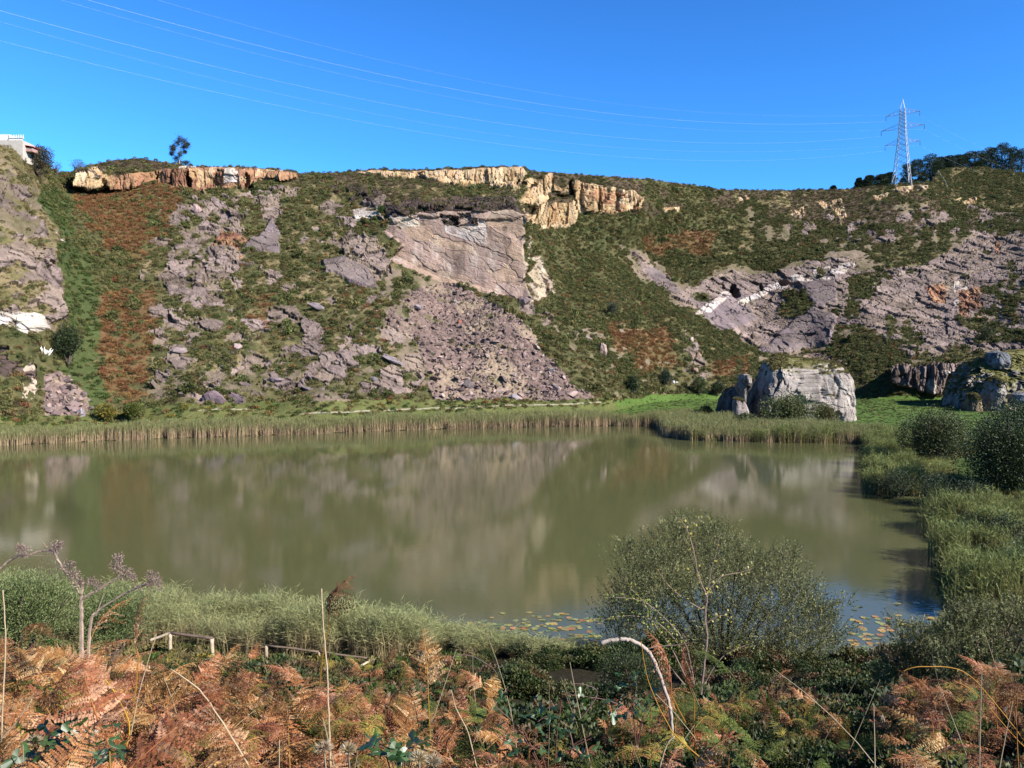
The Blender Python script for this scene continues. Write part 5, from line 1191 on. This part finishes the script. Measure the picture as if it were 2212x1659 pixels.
# grass stalks standing through it all
stk = []
for k in range(5):
    def f():
        b = Buf(); H_ = 1; t = np.linspace(0, 1, 7)[:, None]; e = np.array([rng.normal(0, .25), rng.normal(0, .2), 1.])
        b.tube(e*t+np.array([rng.normal(0, .2), 0, 0])*t*t, np.linspace(.0045, .002, 7), A(226, 206, 168), 4, cap=False)
        if k % 2: b.leaves(e*.93+rng.normal(0, .008, (14, 3)), .03, .005, A(220, 196, 156), e+rng.normal(0, .3, (14, 3)))
        return b.mesh('stalk')
    stk.append(withrng(800+k, f))
skp = protos(stk, M_reed)
r, X_, Y_, xb = fern_pts(110, 3, 12, 35); n_ = len(X_)
scatter('dry_grass_stalks', np.c_[X_, Y_, ground_z(X_, Y_)+.1], np.c_[r.normal(0, .35, (n_, 2)), r.uniform(0, 6.28, n_)], r.uniform(.7, 1.45, n_), r.integers(0, 5, n_), skp)

# individual bracken plants, the ones that show largest
def fern_proto(seed, ids):
    t = thing('bracken_fern', '', 'fern', (0, 0, 0)); r = np.random.default_rng(seed)
    H_ = r.uniform(.75, 1.0)
    b = Buf(); b.tube([[0, 0, -.15], [.02, 0, H_*.5], [.05, .02, H_]], [.008, .006, .004], A(190, 140, 76), 5); obj('stem', b.mesh('stem'), M_fern, t)
    for q, i_ in enumerate(ids):
        o = obj('frond', FM[i_], M_fern, t); a = q*2.1+r.uniform(-.5, .5); o.location = (.03, 0, H_*(.5+.5*(q+1)/len(ids))); o.rotation_euler = (r.normal(0, .25), r.normal(-.25, .25), a); o.scale = (.68-.06*q,)*3
    return t
KD = {'rust': ([0, 2, 4, 1], 'rust brown dead bracken plant with curled fronds in the foreground thicket'), 'pink': ([3, 1, 0], 'pale copper dead bracken plant in the foreground thicket'),
      'brown': ([5, 6, 7], 'dark brown shrivelled bracken plant in the foreground thicket'), 'yellow': ([8, 9, 10], 'yellowing bracken plant in the foreground thicket'), 'green': ([11, 12, 13], 'still green bracken plant in the foreground thicket')}
FP = {k: fern_proto(40+i_, v[0]) for i_, (k, v) in enumerate(KD.items())}
used = set(); r = np.random.default_rng(77)
cells = [(a, d) for d in (4.4, 5., 5.8, 7.2, 8.8, 10.6, 12.2) for a in np.linspace(20, 2200, 22)]
for a, d in cells:
    a += r.uniform(-45, 45); d += r.uniform(-.4, .5); x_ = (a-1106)/FPX*d
    if canopy(np.array([a]), np.array([d]))[0] < .62 and r.random() < .7: continue
    g = np.interp(a, [0, 900, 1150, 1400, 1800, 1900, 2000, 2212], [.1, .16, .4, .6, .6, .5, .2, .15])
    u = r.random(); kd = ('green' if u < g*.45 else 'yellow' if u < g*1.1 else ['rust', 'rust', 'pink', 'brown'][r.integers(0, 4)])
    o = FP[kd] if kd not in used else copy_tree(FP[kd]); used.add(kd)
    zb = float(ground_z(np.array([x_]), np.array([d]))[0]); cn = float(canopy(np.array([a]), np.array([d]))[0])
    zt = float(cap_z(np.array([a]), np.array([d]), np.array([zb+cn*1.05]))[0]); cn = max(.35, zt-zb-.05); o.location = (x_, d, zb+.02); sc_ = cn*r.uniform(.8, 1.0); o.scale = (max(.6, sc_), max(.6, sc_), sc_); o.rotation_euler = (0, 0, r.uniform(0, 6.28))
    o['label'] = KD[kd][1].replace('in the foreground thicket', '').replace('in the foreground', '').strip()+', '+('left of the little handrail' if a < 330 else 'below the little handrail' if a < 860 else 'before the dark hollow' if a < 1290 else 'round the white arching branch' if a < 1640 else 'below the silvery willow thicket')+(', bottom edge' if d < 5 else ', at back' if d > 9.5 else ''); o['category'] = 'fern'; o['group'] = 'bracken ferns of the foreground thicket, ' + kd

# ------------------------------------------------------------------ single things of the foreground
def PL(pts, D_): return np.array([P(a, c, D_ if len(q) < 3 else q[2]) for q in pts for a, c in [q[:2]]])
def twig(b, pts, D_, r0, r1, col, n=5, smooth=6):
    p = PL(pts, D_); k = len(p); t = np.linspace(0, k-1, (k-1)*smooth+1)
    # Catmull-Rom
    q = []
    for v in t:
        i_ = min(int(v), k-2); f_ = v-i_; p0, p1, p2, p3 = p[max(i_-1, 0)], p[i_], p[i_+1], p[min(i_+2, k-1)]
        q.append(.5*((2*p1)+(-p0+p2)*f_+(2*p0-5*p1+4*p2-p3)*f_**2+(-p0+3*p1-3*p2+p3)*f_**3))
    q = np.array(q)+rng.normal(0, r0*.18, (len(q), 3)); b.tube(q, np.linspace(r0, r1, len(q)), col, n); return q
def bough(name, label, cat, builder):
    t = thing(name, label, cat, (0, 0, 0)); builder(t); return t
# white arching branch
b = Buf(); q = twig(b, [(1452, 1600), (1450, 1552), (1443, 1512), (1430, 1474), (1411, 1425), (1392, 1399), (1362, 1383), (1330, 1381), (1298, 1390)], 8., .017, .022, A(214, 198, 182, .40), 9)
t = thing('dead_branch', 'bleached white arching branch bending left out of the bracken', 'branch', tuple(q[0])); b.V = [v-q[0] for v in b.V]; obj('limb', b.mesh('limb', True), col_mat('bleached_wood', .85, .1, 14, .3, .6, 40, bdist=.01), t)
b = Buf(); s_ = twig(b, [(1392, 1402), (1440, 1395), (1478, 1392)], 8.02, .008, .003, A(150, 130, 120)); b.V = [v-q[0] for v in b.V]; obj('side_twig', b.mesh('side_twig'), M_bark, t)
# dead gorse with mauve-brown heads
gt = thing('dead_gorse', 'dead gorse branches with mauve-brown dry heads at the left, against the water', 'bush', tuple(P(185, 1345, 8.)))
og = np.array(gt.location)
def gst(pts, r0, r1, D_=8.):
    b = Buf(); q = twig(b, pts, D_, r0, r1, A(186, 162, 142)); b.V = [v-og for v in b.V]; obj('stem', b.mesh('stem'), M_bark, gt)
gst([(176, 1420), (176, 1341), (175, 1295), (181, 1257)], .022, .012); gst([(175, 1295), (210, 1275), (246, 1253), (262, 1236)], .014, .008); gst([(190, 1420), (197, 1341), (211, 1320), (264, 1285), (316, 1262), (335, 1250)], .016, .008, 8.1)
gst([(123, 1207), (145, 1240), (162, 1264), (176, 1290)], .012, .009); gst([(123, 1205), (110, 1190), (82, 1192), (63, 1199), (28, 1206), (0, 1228), (-30, 1250)], .009, .014, 8.05); gst([(207, 1330), (218, 1300), (225, 1281)], .006, .003)
gst([(105, 1190), (98, 1178), (92, 1170)], .004, .002); gst([(63, 1199), (85, 1200), (104, 1201)], .003, .002)
for (a, c, rr__) in ((51, 1190, 15), (42, 1183, 9), (118, 1183, 16), (128, 1176, 9), (148, 1222, 15), (158, 1240, 15), (172, 1258, 14), (196, 1256, 12), (212, 1264, 12), (256, 1204, 12), (252, 1222, 16), (270, 1238, 16), (286, 1246, 10), (328, 1244, 14), (338, 1256, 13), (322, 1262, 10), (345, 1270, 8), (300, 1268, 9)):
    c0 = P(a, c, 8.)-og; R_ = rr__/FPX*8.; n_ = int(260*(rr__/14)**2); b = Buf()
    def f():
        d = rng.normal(size=(n_, 3)); d /= np.linalg.norm(d, axis=1)[:, None]
        b.leaves(c0+d*R_*rng.uniform(.1, .95, (n_, 1)), .022, .006, np.array([A(196, 164, 150), A(168, 134, 124), A(214, 188, 174), A(130, 100, 92)])[rng.integers(0, 4, n_)], d+rng.normal(0, .5, (n_, 3))); return b.mesh('dry_head')
    obj('dry_head', withrng(int(a*7+c), f), M_leaf, gt)
# tall pale stalks
def stalk(label, pts, D_, r0, r1, col=A(214, 190, 152)):
    b = Buf(); q = twig(b, pts, D_, r0, r1, col); o = obj('dry_stalk', None, None) if False else None
    b.V = [v-q[0] for v in b.V]; o = obj('dry_stalk', b.mesh('dry_stalk', True), M_wood, label=label, category='stalk'); o.location = q[0]; return o
stalk('tallest pale dry stalk standing upright before the little fence', [(714, 1659), (712, 1590), (709, 1520), (707, 1450), (700, 1370), (694, 1272)], 5.5, .008, .0045)
stalk('tall pale dry stalk at the left edge of the picture', [(2, 1620), (8, 1480), (12, 1380), (6, 1275)], 5.5, .006, .004)
stalk('pale dry stalk leaning left below the fence, ending by a copper frond', [(540, 1659), (480, 1560), (430, 1490), (368, 1445)], 5., .006, .0035)
stalk('pale grass stalk curving up left of the fence', [(280, 1600), (300, 1500), (322, 1420), (338, 1370)], 6.5, .005, .003)
stalk('yellow stalk bending among the left bracken', [(262, 1640), (276, 1600), (278, 1560), (250, 1500), (225, 1465)], 5.2, .006, .004, A(214, 160, 50))
stalk('pale stalk leaning right at the lower left corner', [(0, 1600), (35, 1560), (70, 1510)], 4.6, .005, .003)
stalk('orange-yellow bracken stem slanting in the middle of the thicket', [(1540, 1659), (1470, 1600), (1440, 1560), (1400, 1470), (1385, 1385)], 6.5, .006, .003, A(206, 150, 60))
stalk('pale straight stalk slanting in the middle foreground', [(1425, 1659), (1440, 1610), (1457, 1590)], 4.8, .006, .004)
stalk('thin pale stalk left of the dark hollow', [(1030, 1659), (1010, 1580), (985, 1530), (975, 1490)], 6, .005, .003)
stalk('yellow bracken stem arching from the right edge', [(2212, 1600), (2150, 1520), (2080, 1450), (1990, 1440), (1950, 1450)], 8, .007, .003, A(210, 156, 66))
stalk('orange stem curving down through the right-hand bracken', [(2240, 1640), (2190, 1590), (2110, 1500), (2060, 1470)], 7.4, .006, .003, A(206, 146, 60))
for k_, (pts, D_) in enumerate([([(1250, 1560), (1290, 1500), (1268, 1480), (1230, 1476)], 9), ([(1380, 1600), (1360, 1545), (1320, 1515), (1230, 1500)], 9), ([(900, 1500), (960, 1430), (1010, 1415), (1060, 1440), (1075, 1460)], 11), ([(1240, 1620), (1225, 1570), (1190, 1545), (1160, 1560)], 7)]):
    stalk(['bare bramble arch at the edge of the dark hollow', 'purple bramble stem reaching left over the dark hollow', 'thin bramble arch over the reeds above the dark hollow', 'short bramble hoop in the middle foreground'][k_], pts, D_, .006, .003, A(150, 116, 116))
# sapling with yellow leaves
sp = thing('sapling', 'leggy sapling with a few yellow leaves standing before the big willow', 'tree', tuple(P(1518, 1460, 11.))); osp = np.array(sp.location)
segs = [([(1515, 1500), (1522, 1430), (1528, 1380), (1524, 1330), (1528, 1290)], .016, .012), ([(1528, 1290), (1508, 1240), (1496, 1180), (1482, 1140), (1466, 1118)], .011, .004), ([(1528, 1290), (1535, 1240), (1548, 1190), (1556, 1150)], .008, .003),
        ([(1535, 1270), (1560, 1245), (1600, 1236), (1625, 1228)], .007, .003), ([(1524, 1320), (1480, 1295), (1440, 1260), (1420, 1230)], .007, .003), ([(1482, 1140), (1505, 1125), (1530, 1112)], .003, .002), ([(1527, 1345), (1555, 1330), (1580, 1335)], .004, .002)]
pp = []
for k_, (pts, r0, r1) in enumerate(segs):
    b = Buf(); q = twig(b, pts, 11.+.05*k_, r0, r1, A(176, 150, 136)); b.V = [v-osp for v in b.V]; obj('trunk' if k_ == 0 else 'branch', b.mesh('branch'), M_bark, sp)
    if k_: pp.append(q)
def f():
    b = Buf(); q = np.concatenate(pp); k = rng.integers(0, len(q), 170)
    b.leaves(q[k]-osp+rng.normal(0, .035, (170, 3)), rng.uniform(.03, .06, 170), .03, np.array([A(214, 196, 84), A(190, 176, 74), A(150, 156, 60), A(232, 216, 140)])[rng.integers(0, 4, 170)], rng.normal(size=(170, 3))); return b.mesh('leaves')
obj('leaves', withrng(9, f), M_leaf, sp)
ab = thing('arching_bush', 'arching stems with yellow-green leaves left of the big willow', 'bush', tuple(P(1490, 1460, 12.))); oab = np.array(ab.location); pp = []
for k_, pts in enumerate([[(1500, 1480), (1480, 1390), (1430, 1330), (1380, 1296), (1310, 1290)], [(1500, 1480), (1470, 1400), (1420, 1345), (1360, 1330), (1300, 1340)], [(1490, 1480), (1450, 1400), (1415, 1350), (1390, 1300), (1360, 1270)], [(1480, 1480), (1440, 1430), (1420, 1380), (1400, 1350)], [(1520, 1480), (1560, 1420), (1620, 1390)]]):
    b = Buf(); q = twig(b, pts, 12.+.08*k_, .010, .003, A(178, 156, 140)); b.V = [v-oab for v in b.V]; obj('stem', b.mesh('stem'), M_bark, ab); pp.append(q[6:])
def f():
    b = Buf(); q = np.concatenate(pp); n_ = 620; k = rng.integers(0, len(q), n_)
    b.leaves(q[k]-oab+rng.normal(0, .05, (n_, 3)), rng.uniform(.03, .055, n_), .026, np.array([A(190, 188, 80), A(160, 168, 70), A(124, 142, 60)])[rng.integers(0, 3, n_)], rng.normal(size=(n_, 3))); return b.mesh('leaves')
obj('leaves', withrng(10, f), M_leaf, ab)
# upright frond standing against the water, and other single fronds
def lone(label, px_, py_, D_, idx, rot, sc_, stem=None):
    c = P(px_, py_, D_); t = thing('bracken_fern', label, 'fern', tuple(c)); o = obj('frond', FM[idx], M_fern, t); o.rotation_euler = rot; o.scale = (sc_,)*3
    if stem:
        b = Buf(); q = twig(b, stem, D_, .007, .005, A(200, 150, 60)); b.V = [v-c for v in b.V]; obj('stem', b.mesh('stem'), M_fern, t)
lone('dark rusty frond reaching up right against the water beside the tallest stalk', 712, 1350, 7., 6, (.6, -1.35, .25), .75, [(690, 1480), (700, 1400), (712, 1350)])
lone('upright copper frond with a pale stem before the little fence, left of centre', 300, 1420, 7., 0, (.1, -1.5, .4), .75, [(290, 1520), (300, 1420)])
lone('large pink-copper frond standing above the bracken right of the white branch', 1450, 1500, 7.5, 3, (.4, -1.15, 2.5), .8, [(1480, 1560), (1450, 1500)])
lone('second pink-copper frond beside the sapling foot', 1500, 1510, 7.6, 1, (-.5, -1.45, .6), .75, [(1500, 1600), (1500, 1510)])
lone('copper frond rising above the dark hollow', 925, 1500, 8., 4, (.2, -1.35, 1.2), .8, [(930, 1600), (925, 1500)])
lone('bright green frond below the big willow', 1590, 1470, 9., 12, (.2, -.5, 2.6), .8)
# thistles along the bottom edge
for k_, (a, c, D_, lab) in enumerate([(700, 1618, 4., 'dry thistle with straw-coloured head at the bottom edge, left of the paired one'), (752, 1622, 4.05, 'dry thistle with fluffy tan head at the bottom edge'), (905, 1640, 3.9, 'small dry thistle head at the bottom edge, middle'), (935, 1648, 4., 'fluffy dry thistle head lowest in the middle of the bottom edge'), (75, 1605, 4.2, 'white dry seed head at the lower left above the bramble leaves')]):
    c0 = P(a, c, D_); t = thing('thistle', lab, 'plant', tuple(c0))
    def f():
        b = Buf(); n_ = 420; d = rng.normal(size=(n_, 3)); d[:, 2] = np.abs(d[:, 2])*.8-.1; d /= np.linalg.norm(d, axis=1)[:, None]
        b.leaves(d*.008, .05*rng.uniform(.6, 1, n_), .004, np.array([A(230, 206, 160), A(206, 172, 120), A(240, 226, 200)])[rng.integers(0, 3, n_)], d); return b.mesh('head')
    obj('head', withrng(k_, f), M_reed, t)
    b = Buf(); b.tube([[0, 0, 0], [.01, .02, -.2], [.0, .04, -.8]], [.006, .005, .006], A(190, 170, 140), 5); obj('stem', b.mesh('stem'), M_reed, t)
# bramble with large green leaves at the lower left and middle
def lobed():
    b = Buf(); th = np.linspace(-2.6, 2.6, 21); rr__ = .5+.28*np.cos(th*2.4)+.04*np.sin(th*15); V = [[0, 0, 0]]+[[r_*math.cos(a)+.3, r_*math.sin(a)*.9, .06*math.cos(a*3)] for a, r_ in zip(th, rr__)]
    T = np.array([[0, i_, i_+1] for i_ in range(1, 21)]); b.add(V, T, A(66, 96, 44)); return b.mesh('leaf')
LF = lobed(); LF.materials.append(col_mat('bramble_leaf', .45, .5, 3, .25, rnd=.3, hue=.02, trans=.15))
for lab, (a0, a1, c0, c1), D_, n_, nm in (('dark green bramble with large lobed leaves at the lower left corner', (30, 270, 1560, 1650), 4.2, 60, 1), ('dark green bramble leaves at the bottom edge left of the middle', (800, 930, 1590, 1640), 4.5, 30, 2), ('bright green bramble sprays in the middle foreground', (1060, 1330, 1500, 1640), 6.5, 64, 3), ('green leafy shoots in the bracken right of the middle bramble', (1330, 1420, 1440, 1560), 8., 40, 4)):
    cc = P((a0+a1)/2, c1+20, D_); t = thing('bramble', lab, 'bramble', tuple(cc)); r = np.random.default_rng(nm)
    for k_ in range(n_):
        p_ = P(r.uniform(a0, a1), r.uniform(c0, c1), D_+r.uniform(-.35, .35))-cc; o = obj('leaf', LF, None, t); o.location = p_; s_ = r.uniform(.045, .085); o.scale = (s_,)*3; o.rotation_euler = (r.normal(-.5, .5), r.normal(0, .5), r.uniform(0, 6.28))
    b = Buf()
    for k_ in range(6):
        p_ = P(r.uniform(a0, a1), r.uniform(c0, c1), D_)-cc; b.tube([[0, 0, -.2], p_*.5+[0, 0, .05], p_], .004, A(130, 90, 80), 4)
    obj('stem', b.mesh('stem'), M_bark, t)
fl = thing('yellow_flower', 'tiny yellow flower among the bracken at the far left', 'flower', tuple(P(44, 1572, 4.8)))
b = Buf()
for k_ in range(8): a = k_*math.pi/4; b.leaves(np.zeros((1, 3)), .016, .009, A(250, 220, 20), np.array([[math.cos(a), -.5, math.sin(a)]]))
obj('petals', b.mesh('petals'), M_leaf, fl); b = Buf(); b.tube([[0, 0, 0], [0, .02, -.3]], .002, A(90, 120, 50), 4); obj('stem', b.mesh('stem'), M_leaf, fl)

# ------------------------------------------------------------------ wooden handrail and landing by the reeds
def log(par, nm, p0, p1, r0=.06, col=A(196, 178, 150)):
    p0 = Vector(p0); p1 = Vector(p1); b = Buf(); t = np.linspace(0, 1, 6)[:, None]
    b.tube(np.zeros(3)+np.array(p1-p0)*t+rng.normal(0, .006, (6, 3)), r0, col, 8); o = obj(nm, b.mesh(nm, True), M_wood, par); o.location = p0-Vector(par.location); return o
DF = 37.5
f1_ = thing('wooden_handrail', 'short section of round-pole handrail, left of the gap, in front of the reeds', 'fence', tuple(P(365, 1405, DF)))
a, b_, c = PV(325, 1383, DF-2.2), PV(367, 1367, DF), PV(460, 1379, DF)
log(f1_, 'rail', a, b_); log(f1_, 'rail', b_, c, .07, A(120, 102, 90)); log(f1_, 'post', b_-Vector((0, -.02, 1.1)), b_+Vector((0, 0, -.02)), .09, A(214, 196, 168)); log(f1_, 'post', c-Vector((0.05, 0, 1.1)), c+Vector((-.05, 0, -.02)), .1, A(214, 196, 168)); log(f1_, 'lower_rail', PV(415, 1412, DF), PV(463, 1416, DF), .05); log(f1_, 'brace', PV(462, 1414, DF-.1), PV(444, 1428, DF-1), .06, A(214, 196, 168))
f2_ = thing('wooden_handrail', 'longer section of weathered round-pole handrail, right of the gap', 'fence', tuple(P(690, 1430, DF-1.)))
a, b_, c = PV(575, 1394, DF-.5), PV(690, 1408, DF-.8), PV(806, 1424, DF-1.2)
log(f2_, 'rail', a, b_, .05, A(138, 118, 102)); log(f2_, 'rail', b_, c, .05, A(144, 124, 108)); log(f2_, 'post', b_-Vector((0, 0, 1.2)), b_, .07); log(f2_, 'post', a-Vector((0, 0, 1.2)), a, .08); log(f2_, 'post', c-Vector((0, 0, 1.2)), c, .07); log(f2_, 'brace', c, PV(748, 1455, DF-2.6), .05, A(220, 200, 170)); log(f2_, 'lower_rail', PV(575, 1432, DF-.5), PV(640, 1440, DF-.6), .05)
pf = thing('wooden_landing', 'small plank landing of pale boards behind the bracken, below the handrail', 'platform', tuple(P(615, 1452, 34.5)))
for k_ in range(8):
    b = Buf(); b.box((-1.1+k_*.3, 0, .02), (.28, 1.5, .05), A(200, 168, 134)*(.85+.04*(k_*3 % 7))); obj('plank', b.mesh('plank'), M_wood, pf)
b = Buf(); b.box((0, 0, -.35), (2.3, 1.4, .68), A(110, 92, 72)); obj('base', b.mesh('base'), M_wood, pf)

# ------------------------------------------------------------------ water-lily leaves
def padm(col):
    th = np.linspace(.25, 2*math.pi-.05, 15); V = [[0, 0, 0]]+[[math.cos(a), math.sin(a)*(.92+.06*math.sin(3*a)), .02*math.sin(5*a)] for a in th]
    return mesh_np('lily_pad', V, [np.array([[0, i_, i_+1] for i_ in range(1, 15)])], col)
PADS = [(padm(A(128, 140, 84)), 'green'), (padm(A(196, 180, 92)), 'yellow'), (padm(A(208, 158, 84)), 'orange'), (padm(A(166, 166, 100)), 'pale green')]
r = np.random.default_rng(12); cnt = 0
while cnt < 290:
    if r.random() < .6: a = r.uniform(985, 1300); c = r.uniform(1322, 1392); ok = (c-1322)/70 > abs(a-1170)/330-.15+.25*r.random()-.12; near_ = 'middle'
    else: a = r.uniform(1835, 2020); c = r.uniform(1300, 1425); ok = True; near_ = 'right'
    if not ok or fbm(np.array([[a/32, c/14, 0.]]), 3, 7)[0] < -.12: continue
    g = GP(a, c, .012)
    if lake_s(np.array([g[0]]), np.array([g[1]]))[0] > -.1: continue
    m_, cn = PADS[r.choice(4, p=[.34, .24, .2, .22] if near_ == 'middle' else [.15, .3, .4, .15])]
    o = obj('lily_pad', m_, M_pad, label='%s floating water-lily leaf %s' % (cn, 'in the patch left of the big willow' if near_ == 'middle' else 'on the blue water right of the big willow'), category='lily pad', group='%s water-lily leaves %s' % (cn, 'left of the big willow' if near_ == 'middle' else 'right of the big willow'))
    s_ = r.uniform(.11, .24); o.location = g; o.location.z = .012+cnt*.00006; o.scale = (s_,)*3; o.rotation_euler = (r.normal(0, .05), r.normal(0, .05), r.uniform(0, 6.28)); cnt += 1

# grass growing on the boulders
for k_, (v_, nm_) in enumerate(MOSS):
    if len(v_) < 60: continue
    r = np.random.default_rng(60+k_); q = v_[r.choice(len(v_), min(len(v_), 1700), replace=False)]
    scatter('boulder_grass', q-[0, 0, .05], yaw(len(q), .25), r.uniform(.22, .5, len(q)), mixidx(r, len(q), dict(o=4, s=3, y=.6)), hillp)
